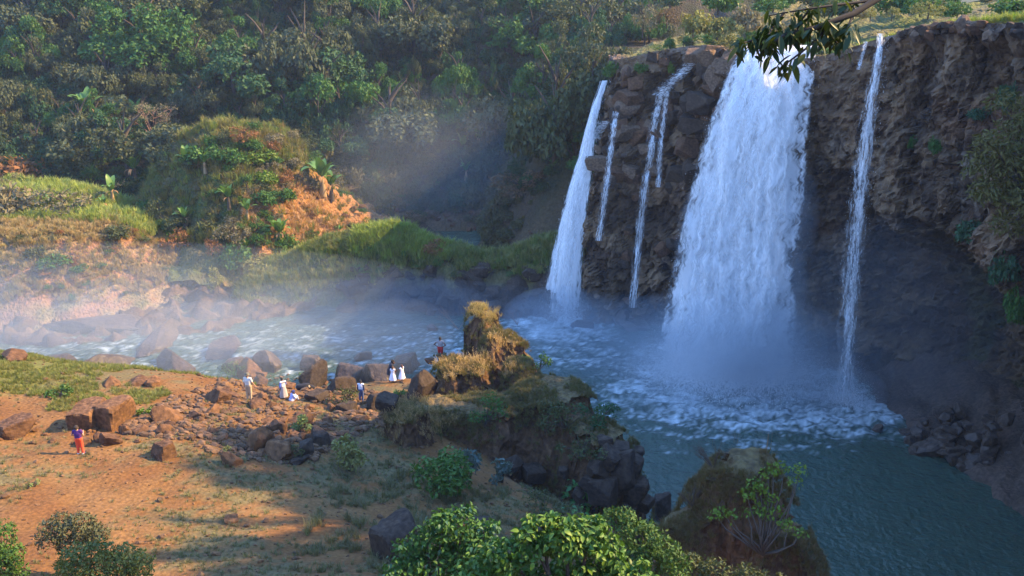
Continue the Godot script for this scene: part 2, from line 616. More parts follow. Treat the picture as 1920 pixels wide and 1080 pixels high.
func build_near_ground() -> void:
	var s := Shape.new()
	var keep := PackedByteArray()
	for r in NH:
		for q in NW:
			var x := NX0 + q * NS
			var f := NF0 + r * NS
			var y := near_grid[r * NW + q]
			var fall := smoothstep(0.3, 0.6, absf(near_grid[r * NW + mini(q + 1, NW - 1)] - y) + absf(near_grid[mini(r + 1, NH - 1) * NW + q] - y))
			s.v.append(Vector3(x + (nc.get_noise_3d(x, y, f) + nb.get_noise_3d(x * 1.6, y * 1.6, f * 1.6)) * 0.8 * fall, y + nf.get_noise_3d(x * 2, y, f * 2) * 0.5 * fall, -f + nb.get_noise_3d(f * 1.4, x * 1.4, y) * 0.7 * fall))
			var patch := nz.get_noise_2d(x * 3.0, f * 3.0) + 0.7 * nf.get_noise_2d(x * 3.0, f * 5.0)
			var c := Color(0.225, 0.105, 0.037).lerp(Color(0.28, 0.147, 0.056), clampf(0.5 + nf.get_noise_2d(x, f) * 1.4, 0, 1))
			c = mix3(c, Color(0.17, 0.155, 0.075), smoothstep(0.02, 0.45, patch) * 0.8)
			var lush := smoothstep(-24.0, -30.0, x + nz.get_noise_2d(x * 3, f * 3) * 5.0) * smoothstep(47.5, 51.0, f + nz.get_noise_2d(f * 3, x * 3) * 3.0)
			c = mix3(c, Color(0.16, 0.19, 0.05), lush * 0.8)
			var tilt := absf(near_grid[r * NW + mini(q + 1, NW - 1)] - y) + absf(near_grid[mini(r + 1, NH - 1) * NW + q] - y)
			c = mix3(c, Color(0.15, 0.1, 0.07).lerp(Color(0.1, 0.075, 0.06), clampf(0.5 + patch, 0, 1)), smoothstep(0.26, 0.5, tilt + patch * 0.08))
			s.c.append(c)
			keep.append(1 if y > -2.5 else 0)
	grid(NW, NH, s, keep)
	tag(put("ground", s.done(true), M.dirt), "orange dirt bank with dry grass patches above the river", "", "", "structure")
	knoll_mesh("knoll", KNOLL, -11.0, 14.0, 41.0, 69.0, 0.17, "rugged grass topped rock knoll beside the river pool, grass tuft on its peak")
	knoll_mesh("knoll", STACK, 1.0, 17.0, 23.0, 38.5, 0.15, "rounded knoll matted with dry roots, standing above the dark pool")

func knoll_mesh(called: String, list: Array, x0: float, x1: float, f0: float, f1: float, step: float, label: String) -> void:
	var s := Shape.new()
	var keep := PackedByteArray()
	var w := int((x1 - x0) / step)
	var h := int((f1 - f0) / step)
	var ys := PackedFloat32Array()
	for r in h:
		for q in w:
			ys.append(bumps(list, x0 + q * step, f0 + r * step))
	for r in h:
		for q in w:
			var x := x0 + q * step
			var f := f0 + r * step
			var y := ys[r * w + q]
			var gx := ys[r * w + mini(q + 1, w - 1)] - ys[r * w + maxi(q - 1, 0)]
			var gf := ys[mini(r + 1, h - 1) * w + q] - ys[maxi(r - 1, 0) * w + q]
			var steep := sqrt(gx * gx + gf * gf) / (2 * step)
			var p := Vector3(x, y, -f)
			var k := smoothstep(0.6, 1.6, steep)
			var out := Vector3(-gx, 0.2 * step, gf).normalized()
			var d := nc.get_noise_3d(x * 1.6, y * 1.2, f * 1.6) * 0.75 + nf.get_noise_3d(x * 3.4, y * 2.4, f * 3.4) * 0.35 + nf.get_noise_3d(x * 9, y * 9, f * 9) * 0.12
			p += out * d * k
			s.v.append(p)
			var m := nf.get_noise_3d(x * 2.2, y * 2.2, f * 2.2)
			var c := Color(0.16, 0.1, 0.065).lerp(Color(0.24, 0.15, 0.09), clampf(0.5 + m * 1.5, 0, 1))
			c = mix3(c, Color(0.17, 0.145, 0.07), (1.0 - k) * 0.8)
			s.c.append(c)
			keep.append(1 if y > near_h(x, f) - 0.8 and y > -2.0 else 0)
	grid(w, h, s, keep)
	tag(put(called, s.done(), M.rock), label, "", "", "structure")

# ---------------------------------------------------------------- the far bank
func lerp_list(list: Array, x: float) -> float:
	if x <= list[0][0]:
		return list[0][1]
	for k in list.size() - 1:
		if x < list[k + 1][0]:
			var t: float = (x - list[k][0]) / (list[k + 1][0] - list[k][0])
			return lerpf(list[k][1], list[k + 1][1], t * t * (3 - 2 * t))
	return list[-1][1]

func hill_h(x: float, f: float) -> float:
	var toe := lerp_list([[-95.0, 124.0], [-62.0, 130.0], [-40.0, 142.0], [-15.0, 148.0], [6.0, 148.0]], x)
	var d := f - toe + nz.get_noise_2d(x, f * 0.6) * 6.0
	var y := d * 0.25 - 1.0 if d < 0 else d * 0.62 + 1.5 * (1.0 - exp(-d * 0.4)) - 1.0
	y += nz.get_noise_2d(x * 1.3, f * 1.3) * 4.0 * clampf(d / 18.0, 0, 1) + nf.get_noise_2d(x, f) * 0.7
	var flank := smoothstep(-9.0, 14.0, x + nz.get_noise_2d(f * 2, x) * 3.0) * smoothstep(112.0, 136.0, f)
	return maxf(y, flank * 31.0 - 3.0)

func shelf_h(x: float, f: float) -> float:
	var edge := lerp_list([[-70.0, 93.0], [-58.0, 94.0], [-37.0, 97.0], [-28.0, 103.5], [-18.0, 110.0], [0.0, 120.0]], x)
	var d := f - edge + nz.get_noise_2d(x * 2.0, f * 2.0) * 3.0
	if x > -16.0:
		d -= (x + 16.0) * 3.0
	return -2.0 + 4.6 * smoothstep(-3.0, 5.0, d) + 2.2 * smoothstep(8.0, 26.0, d) + nc.get_noise_2d(x * 0.8, f * 0.8) * 1.9 + nf.get_noise_2d(x * 1.5, f * 2.5) * 0.9 + nb.get_noise_2d(x * 0.7, f * 1.2) * 0.7

func dome(x: float, f: float, cx: float, cf: float, rx: float, rf: float, top: float, p: float) -> float:
	var dx := (x - cx + nz.get_noise_2d(x * 1.6, f * 1.6) * 2.2) / rx
	var df := (f - cf + nz.get_noise_2d(f * 1.6, x * 1.6) * 2.2) / rf
	return top / (1.0 + pow(dx * dx + df * df, p * 0.5))

func mound_h(x: float, f: float) -> float:
	return maxf(dome(x, f, -64.0, 118.0, 19.0, 13.5, 10.6, 6.0), dome(x, f, -75.0, 128.0, 24.0, 12.0, 11.8, 6.0)) - 0.6 + nf.get_noise_2d(x * 1.4, f * 1.4) * 0.55 + nc.get_noise_2d(x * 0.5, f * 0.5) * 0.6

func red_h(x: float, f: float) -> float:
	return maxf(dome(x, f, -41.5, 136.0, 14.0, 15.0, 20.0, 3.2), dome(x, f, -36.0, 127.0, 11.0, 8.0, 9.5, 4.0)) - 1.0 + nf.get_noise_2d(x * 1.2, f * 1.2) * 1.3 + nb.get_noise_2d(x * 0.9, f * 0.9) * 0.5

func spit_h(x: float, f: float) -> float:
	var top := lerp_list([[-40.0, 2.0], [-32.0, 5.0], [-22.7, 8.2], [-16.0, 9.4], [-9.0, 7.4], [-2.0, 6.4], [5.0, 8.8], [11.0, 9.4]], x)
	var crest := lerp_list([[-40.0, 116.0], [-20.0, 117.5], [0.0, 114.5], [8.0, 114.0]], x)
	var d := f - crest + nz.get_noise_2d(x * 2, f * 2) * 1.5
	var fall := exp(-pow(absf(d) / (7.0 if d < 0 else 5.0), 2.6))
	return top * fall - 1.0 + nf.get_noise_2d(x * 1.4, f * 1.4) * 0.5 * fall

func far_h(x: float, f: float) -> float:
	return maxf(maxf(maxf(hill_h(x, f), shelf_h(x, f)), maxf(mound_h(x, f), red_h(x, f))), spit_h(x, f))

func far_mesh(called: String, label: String, fn: Callable, x0: float, x1: float, f0: float, f1: float, step: float, m: Material, paint: Callable, rough := 0.0) -> void:
	var s := Shape.new()
	var keep := PackedByteArray()
	var w := int((x1 - x0) / step)
	var h := int((f1 - f0) / step)
	for r in h:
		for q in w:
			var x := x0 + q * step
			var f := f0 + r * step
			var y: float = fn.call(x, f)
			s.v.append(Vector3(x, y, -f))
			keep.append(1 if y > -1.2 else 0)
	for r in h:
		for q in w:
			var k := r * w + q
			var gx := (s.v[r * w + mini(q + 1, w - 1)].y - s.v[r * w + maxi(q - 1, 0)].y) / (2 * step)
			var gf := (s.v[mini(r + 1, h - 1) * w + q].y - s.v[maxi(r - 1, 0) * w + q].y) / (2 * step)
			s.c.append(paint.call(s.v[k], sqrt(gx * gx + gf * gf)))
	if rough > 0.0:
		for k in s.v.size():
			var p := s.v[k]
			s.v[k] = p + Vector3(nf.get_noise_3dv(p * 1.3), nc.get_noise_3dv(p) * 1.2, nf.get_noise_3dv(p * 1.3 + Vector3.ONE * 30)) * rough
	grid(w, h, s, keep)
	tag(put(called, s.done(true), m), label, "", "", "structure")

func build_far_ground() -> void:
	far_mesh("hillside", "steep forested slope rising behind the river", hill_h, -150, 66, 104, 292, 1.1, M.earth, func(p: Vector3, _k: float) -> Color:
		var n := nz.get_noise_2d(p.x * 2, p.z * 2)
		var c := Color(0.05, 0.06, 0.03).lerp(Color(0.11, 0.085, 0.055), clampf(0.5 + n * 1.6, 0, 1))
		return mix3(c, Color(0.15, 0.11, 0.065), smoothstep(9.0, 3.0, p.y + n * 10.0) * smoothstep(-34.0, -26.0, p.x)))
	far_mesh("river_shelf", "dark rock shelf along the far river bank in drifting spray", shelf_h, -80, -8, 88, 140, 0.45, M.rock, func(p: Vector3, _k: float) -> Color:
		return Color(0.1, 0.075, 0.065).lerp(Color(0.2, 0.15, 0.12), clampf(0.4 + nf.get_noise_2d(p.x * 1.5, p.z * 1.5) * 1.6, 0, 1)), 0.8)
	far_mesh("dry_mound", "low rounded mound of dry tan grass on the far bank", mound_h, -110, -34, 96, 150, 0.5, M.earth, func(p: Vector3, k: float) -> Color:
		var c := Color(0.36, 0.25, 0.14).lerp(Color(0.22, 0.2, 0.1), clampf(0.5 + nf.get_noise_2d(p.x, p.z) * 1.8, 0, 1))
		c = mix3(c, Color(0.36, 0.19, 0.11), smoothstep(0.55, 1.1, k))
		return mix3(c, Color(0.18, 0.22, 0.06), smoothstep(-117.0, -121.0, p.z + nz.get_noise_2d(p.x * 3, p.z) * 5)), 0.35)
	far_mesh("red_mound", "steep overgrown mound with a bare orange earth face", red_h, -66, -16, 112, 158, 0.45, M.earth, func(p: Vector3, k: float) -> Color:
		var bare := smoothstep(-37.0, -33.5, p.x + nz.get_noise_2d(p.y * 5, p.z * 4) * 4.0) * smoothstep(14.5, 11.0, p.y) * smoothstep(0.15, 0.5, k)
		var c := Color(0.13, 0.12, 0.055).lerp(Color(0.1, 0.13, 0.04), clampf(0.5 + nf.get_noise_2d(p.x, p.z) * 1.6, 0, 1))
		return mix3(c, Color(0.46, 0.235, 0.1), bare), 0.5)
	far_mesh("grassy_spit", "grassy spit of land with a dark rocky foot beside the river", spit_h, -46, 14, 100, 128, 0.4, M.earth, func(p: Vector3, k: float) -> Color:
		var n := nf.get_noise_2d(p.x, p.z)
		var c := Color(0.13, 0.17, 0.05).lerp(Color(0.2, 0.17, 0.08), clampf(0.5 + n * 1.6, 0, 1))
		return mix3(c, Color(0.1, 0.075, 0.06), smoothstep(5.2, 3.8, p.y + n * 3.0) * smoothstep(-26.0, -14.0, p.x)), 0.5)

# ---------------------------------------------------------------- water
func foam_at(x: float, f: float) -> float:
	var d := minf(Vector2((x - 25.0) / 13.0, (f - 85.0) / 8.5).length(), Vector2((x - 33.0) / 5.0, (f - 81.0) / 5.0).length())
	var k := smoothstep(1.9, 0.35, d + nf.get_noise_2d(x * 0.8, f * 1.6) * 0.3)
	k = maxf(k, smoothstep(1.6, 0.5, Vector2((x - 6.0) / 6.5, (f - 104.0) / 6.0).length()) * 0.95)
	k = maxf(k, smoothstep(1.3, 0.6, Vector2((x - 4.0) / 17.0, (f - 96.0) / 6.0).length()) * 0.55)
	k = maxf(k, smoothstep(13.0, 3.0, absf(f - 95.0)) * smoothstep(4.0, -7.0, x) * 0.38)
	return maxf(k, 0.0)

func build_water() -> void:
	var s := Shape.new()
	var x0 := -75.0
	var f0 := 24.0
	var step := 0.32
	var w := int(128.0 / step)
	var h := int(122.0 / step)
	var keep := PackedByteArray()
	for r in h:
		for q in w:
			var x := x0 + q * step
			var f := f0 + r * step
			var k := foam_at(x, f)
			var wave := nf.get_noise_2d(x * 0.9 + f * 0.5, f * 2.2 - x * 0.5) * 0.1 + nf.get_noise_2d(x * 2.6 + f, f * 5.0) * 0.05
			var churn := nf.get_noise_2d(x * 2.0, f * 2.0 + 70.0) * 0.5 * k + nz.get_noise_2d(x * 3.0 + f, f * 8.0 - x * 2.0) * 0.14
			s.v.append(Vector3(x, wave + churn, -f))
			var n := nf.get_noise_2d(x * 1.6 + 20, f * 4.4) * 0.5 + nf.get_noise_2d(x * 6.0, f * 13.0) * 0.9 + nz.get_noise_2d(x * 4.0, f * 10.0) * 0.5
			var a := smoothstep(0.75 - k * 1.3, 1.95 - k * 1.1, n + 0.3) * smoothstep(0.0, 0.15, k)
			s.c.append(Color(0.042, 0.072, 0.054).lerp(Color(0.62, 0.7, 0.74), a * 0.9))
			keep.append(1 if near_h(x, f) < 1.0 or f > 91.0 else 0)
	grid(w, h, s, keep)
	tag(put("river", s.done(true), M.water), "dark green river pool with white water below the falls", "", "", "structure")

# ---------------------------------------------------------------- cliff and plateau
# stations: lip (x, f, y), foot (x, f), recess under the overhang, back (x, f, y)
const CLIFF := [[13, 152, 26, 8, 152, 0, 60, 190, 36], [13.3, 130, 29.5, 9.8, 126, 0, 60, 178, 36], [12.6, 113, 30.6, 8.6, 105.5, 0, 60, 168, 36], [20.8, 108, 32.6, 14.3, 103.5, 0, 70, 160, 36],
	[24.0, 98, 32.5, 19.5, 100.5, 0, 80, 150, 36], [29.6, 93, 32.6, 28.5, 93, 1.5, 90, 140, 37], [33.6, 86, 35, 33, 86.5, 6, 100, 125, 37.5], [35, 76, 36.8, 35.6, 78.5, 11, 110, 105, 38],
	[36.7, 68, 37.2, 37, 68, 11, 115, 90, 38], [38, 58, 38, 36.3, 58, 6, 115, 70, 39], [41, 46, 38.5, 37, 46, 0, 115, 50, 40], [44, 30, 39.5, 38, 30, 0, 115, 30, 41], [44, 10, 41, 34, 10, 0, 115, 5, 42]]

func station(u: float) -> PackedFloat64Array:
	var k := clampi(int(u), 0, CLIFF.size() - 2)
	var t := clampf(u - k, 0, 1)
	var out := PackedFloat64Array()
	for j in 9:
		out.append(cubic_interpolate(CLIFF[k][j], CLIFF[k + 1][j], CLIFF[maxi(k - 1, 0)][j], CLIFF[mini(k + 2, CLIFF.size() - 1)][j], t))
	return out

func build_cliff() -> void:
	var w := 400
	var rows := 128
	var back := 34
	var s := Shape.new()
	for r in rows + back:
		for q in w:
			# more columns where the face is seen
			var z := float(q) / (w - 1)
			var u := lerp_list([[0.0, 0.0], [0.1, 1.5], [0.8, 8.6], [1.0, 12.0]], z)
			var a := station(u)
			var lip := Vector3(a[0], a[2], -a[1])
			var inland := Vector3(a[6] - a[0], 0, -(a[7] - a[1])).normalized()
			if r <= rows:
				var v := float(r) / rows
				var y := lerpf(-2.0, a[2], v)
				var lean := pow(v, 1.6) if u < 5.0 else smoothstep(0, 1, v)
				var p := Vector3(lerpf(a[3], a[0], lean), y, -lerpf(a[4], a[1], lean))
				var rim := 19.5 + nz.get_noise_2d(p.z * 3, p.x * 3) * 2.0 - smoothstep(8.0, 9.5, u) * 7.0 + smoothstep(6.5, 5.5, u) * 4.0
				p += inland * a[5] * smoothstep(rim, rim - 6.0, y) * (1.0 - 0.35 * smoothstep(6, 0, y))
				var hang := smoothstep(rim + 1.0, rim - 6.0, y)
				# columns and cracks above, blocky lumps below
				var blocky := smoothstep(5.8, 4.2, u)
				var sd := p.x * 0.7 - p.z * 0.7
				var wob := nf.get_noise_3d(p.x * 1.5, y * 1.5, p.z * 1.5) * 0.6
				var col := nb.get_noise_3d(sd * 1.5 + wob, y * 0.22 + wob * 0.4, 3.0)
				var blk := nb.get_noise_3d(p.x * 1.5 + wob, y * 1.5 + wob, p.z * 1.5)
				var small := nb.get_noise_3d(p.x * 3.4 + wob, y * 3.0 + wob, p.z * 3.4)
				var d := (col * 1.5 + nc.get_noise_3d(sd * 1.5 + wob, y * 0.22, 3.0) * 1.3 + nb.get_noise_3d(sd * 3.6 + wob, y * 0.5, 8.0) * 0.4) * (1.0 - blocky) * (1.0 - hang * 0.6)
				d += (blk * 0.9 + nc.get_noise_3d(p.x * 1.5 + wob, y * 1.5 + wob, p.z * 1.5) * 0.8 + 0.3) * (0.22 + 0.78 * blocky) + small * 0.3
				d += nz.get_noise_3d(p.x * 2.4, y * 1.2, p.z * 2.4) * (0.9 + blocky) + nf.get_noise_3d(p.x * 3.5, y * 3.0, p.z * 3.5) * 0.35
				d += nb.get_noise_2d(y * 1.1 + wob * 0.5, sd * 0.06) * 0.35
				p -= inland * (d - 0.6) * smoothstep(-0.02, 0.1, v) * smoothstep(1.02, 0.92, v)
				s.v.append(p)
				var n := nf.get_noise_3d(p.x * 0.9, y * 0.9, p.z * 0.9)
				var c := Color(0.098, 0.07, 0.05).lerp(Color(0.3, 0.21, 0.13), clampf(0.4 + n * 1.0 + (blk * blocky + col * (1.0 - blocky)) * 0.35 + small * 0.2, 0, 1))
				c = mix3(c, Color(0.28, 0.24, 0.2), smoothstep(0.15, 0.5, nf.get_noise_2d(sd * 2.4, y * 0.25)) * smoothstep(18, 26, y) * 0.8)
				c = mix3(c, Color(0.2, 0.11, 0.07), smoothstep(0.1, 0.45, nz.get_noise_2d(sd * 2.0, y * 2.0)) * 0.6)
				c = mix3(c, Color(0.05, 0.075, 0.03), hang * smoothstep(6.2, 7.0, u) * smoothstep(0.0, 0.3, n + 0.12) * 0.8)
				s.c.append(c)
			else:
				var v := pow(float(r - rows) / (back - 1), 2.2)
				var p := lip.lerp(Vector3(a[6], a[8], -a[7]), v)
				var n := nf.get_noise_2d(p.x * 1.2, p.z * 1.2)
				p.y += n * 0.8 + nc.get_noise_2d(p.x * 1.2, p.z * 1.2) * 0.7 * smoothstep(0.3, 0.02, v) + nz.get_noise_2d(p.x, p.z) * 2.4 * smoothstep(0.05, 0.4, v)
				s.v.append(p)
				var c := Color(0.17, 0.13, 0.11).lerp(Color(0.26, 0.2, 0.16), clampf(0.5 + n * 1.5, 0, 1))
				var g := Color(0.13, 0.18, 0.04).lerp(Color(0.21, 0.19, 0.08), clampf(0.5 + nz.get_noise_2d(p.x * 3, p.z * 3) * 2.0, 0, 1))
				s.c.append(mix3(c, g, smoothstep(2.5, 6.0, (p - lip).length() + n * 3.0)))
	grid(w, rows + back, s)
	var o := put("cliff", s.done(), M.cliff)
	tag(o, "brown basalt cliff of the gorge with a hollow under its overhang", "", "", "structure")
	for k in w * (rows + 3):
		var p := s.v[k]
		cliff_v.append(p)
		var q := seen_at(p)
		cliff_px.append(Vector2(q.x, q.y) if p.z < -40.0 else Vector2(-9999, 0))
	# boulders that stand out of the blocky section and along the lip
	for k in 150:
		var px := 0.0
		var py := 0.0
		if k < 62:
			py = rnd(95, 330)
			px = lerpf(lerpf(1165, 1100, (py - 95) / 235), lerpf(1390, 1310, (py - 95) / 235), rng.randf())
		elif k < 78:
			py = rnd(330, 560)
			px = rnd(1100, 1270)
		else:
			px = rnd(1540, 1915)
			py = rnd(34, 62)
		var p := cliff_at(px, py)
		if p == Vector3.ZERO:
			continue
		var r := put("rock", rocks[[5, 6, 7, 8, 1, 3][rng.randi() % 6]], M["rock_" + ["d", "b", "c"][rng.randi() % 3]], o)
		r.position = p + Vector3(-0.1, -0.1, 0.1)
		var z := 0.8 + 1.5 * pow(rng.randf(), 1.5) if k < 62 else rnd(0.6, 1.2)
		if k >= 78: z = rnd(0.35, 0.7)
		r.scale = Vector3(z * rnd(0.9, 1.35), z * rnd(0.8, 1.1), z)
		r.rotation = Vector3(rnd(-0.3, 0.3), rnd(0, TAU), rnd(-0.3, 0.3))

func cliff_at(px: float, py: float) -> Vector3:
	var best := 1e9
	var out := Vector3.ZERO
	var target := Vector2(px, py)
	for k in cliff_px.size():
		var d := cliff_px[k].distance_squared_to(target)
		if d < 60.0:
			var depth := -cliff_v[k].z
			if depth < best:
				best = depth
				out = cliff_v[k]
	return out

# ---------------------------------------------------------------- waterfalls
func streak_tex(lo: float, hi: float, fx: float, fy: float, edge: float, seed_: int, w := 256, h := 1024) -> ImageTexture:
	var n := FastNoiseLite.new()
	n.seed = seed_
	n.frequency = 1.0
	n.fractal_octaves = 3
	var im := Image.create(w, h, false, Image.FORMAT_RGBA8)
	for y in h:
		for x in w:
			var u := float(x) / w
			var v := float(y) / h
			var wob := n.get_noise_2d(u * fx * 0.3 + 9.0, v * fy * 3.0) * 0.04
			var q := n.get_noise_2d((u + wob) * fx, v * fy) * 0.75 + n.get_noise_2d((u + wob) * fx * 4.0, v * fy * 5.0 + 40.0) * 0.45
			var side := minf(u, 1.0 - u) / edge
			var a := smoothstep(lo, hi, q + minf(0.0, (side - 1.0) * 0.9))
			im.set_pixel(x, y, Color(1, 1, 1, a * smoothstep(0.0, 0.25, side)))
	return ImageTexture.create_from_image(im)

func sheet_mat(called: String, tex: Texture2D, c := Color(0.94, 0.95, 0.96)) -> StandardMaterial3D:
	var m := StandardMaterial3D.new()
	m.resource_name = called
	m.albedo_color = c
	m.albedo_texture = tex
	m.transparency = BaseMaterial3D.TRANSPARENCY_ALPHA
	m.roughness = 0.9
	m.metallic_specular = 0.2
	m.backlight_enabled = true
	m.backlight = Color(0.8, 0.8, 0.8)
	return m

# left and right: lists of points from the lip down; a billowing sheet is spanned between them
func fall_sheet(parent: Node3D, called: String, left: Array, right: Array, nu: int, nv: int, m: Material, amp: float, out: float, seed_: float) -> void:
	var s := Shape.new()
	for r in nv:
		var v := float(r) / (nv - 1)
		var a := path_at(left, v)
		var b := path_at(right, v)
		for q in nu:
			var u := float(q) / (nu - 1)
			var p := a.lerp(b, u)
			var front := Vector3(-(b - a).z, 0, (b - a).x).normalized()
			if front.z < 0: front = -front
			var swell := sin(u * PI)
			var d := nz.get_noise_3d(p.x * 6.0 + seed_, p.y * 0.9, seed_) * 1.3 - absf(nz.get_noise_3d(p.x * 9.0, p.y * 1.6 + seed_, seed_)) * 0.6 + nf.get_noise_3d(p.x * 4.0 + seed_, p.y * 1.3, 3.0) * 0.16
			p += front * (d * amp * (0.35 + 0.65 * smoothstep(0.0, 0.25, v)) + out + swell * amp * 0.9)
			s.v.append(p - parent.position)
			s.uv.append(Vector2(u, v))
	for r in nv - 1:
		for q in nu - 1:
			var a := r * nu + q
			s.quad(a + nu, a + nu + 1, a + 1, a)
	put(called, s.done(true), m, parent)

func path_at(list: Array, v: float) -> Vector3:
	var x := v * (list.size() - 1)
	var k := clampi(int(x), 0, list.size() - 2)
	var t := x - k
	var p0: Vector3 = list[maxi(k - 1, 0)]
	var p3: Vector3 = list[mini(k + 2, list.size() - 1)]
	return (list[k] as Vector3).cubic_interpolate(list[k + 1], p0, p3, t)

func drops(parent: Node3D, left: Array, right: Array, n: int, spread: float, size: float, edge_bias: float) -> void:
	var s := Shape.new()
	for p in [Vector3(0, 1.6, 0), Vector3(0.5, 0, 0), Vector3(0, 0, 0.5), Vector3(-0.5, 0, 0), Vector3(0, 0, -0.5), Vector3(0, -1, 0)]:
		s.v.append(p)
	for k in 4:
		s.tri(0, 2 + k if k < 3 else 1, 1 + k)
		s.tri(5, 1 + k, 2 + k if k < 3 else 1)
	drop_mesh = s.done()
	var mm := MultiMesh.new()
	mm.transform_format = MultiMesh.TRANSFORM_3D
	mm.mesh = drop_mesh
	mm.instance_count = n
	for k in n:
		var v := pow(rng.randf(), 0.75)
		var u := rng.randf()
		if rng.randf() < edge_bias:
			u = 0.0 if rng.randf() < 0.55 else 1.0
			u += rng.randfn(0, 0.016)
		else:
			u = rnd(-0.02, 1.02)
		var p := path_at(left, v).lerp(path_at(right, v), u) - parent.position
		p += Vector3(rng.randfn(0, spread * 0.4), rng.randfn(0, 0.3), rng.randfn(0.5, spread) )
		var z := size * pow(rng.randf(), 2.0) + size * 0.3
		mm.set_instance_transform(k, Transform3D(Basis.from_scale(Vector3(z, z * rnd(1, 3.5), z)), p))
	var o := MultiMeshInstance3D.new()
	o.name = "spray_drops"
	o.multimesh = mm
	o.material_override = M.foam
	parent.add_child(o, true)
	o.set_meta("kind", "stuff")

func splash(parent: Node3D, at: Vector3, spread: Vector3, n: int, size: float) -> void:
	var mm := MultiMesh.new()
	mm.transform_format = MultiMesh.TRANSFORM_3D
	mm.mesh = drop_mesh
	mm.instance_count = n
	for k in n:
		var x := rng.randfn(0, 1)
		var up := -log(1.0 - rng.randf() * 0.995) * spread.y * exp(-0.25 * x * x) * (0.6 + 0.6 * absf(nf.get_noise_2d(x * 6.0, k % 7)))
		var z := size * (0.25 + pow(rng.randf(), 2.0)) * exp(-0.12 * up - 0.28 * x * x)
		mm.set_instance_transform(k, Transform3D(Basis.from_scale(Vector3(z, z, z)), at - parent.position + Vector3(x * spread.x, up, rng.randfn(0, spread.z))))
	var o := MultiMeshInstance3D.new()
	o.name = "splash_drops"
	o.multimesh = mm
	o.material_override = M.foam
	parent.add_child(o, true)
	o.set_meta("kind", "stuff")

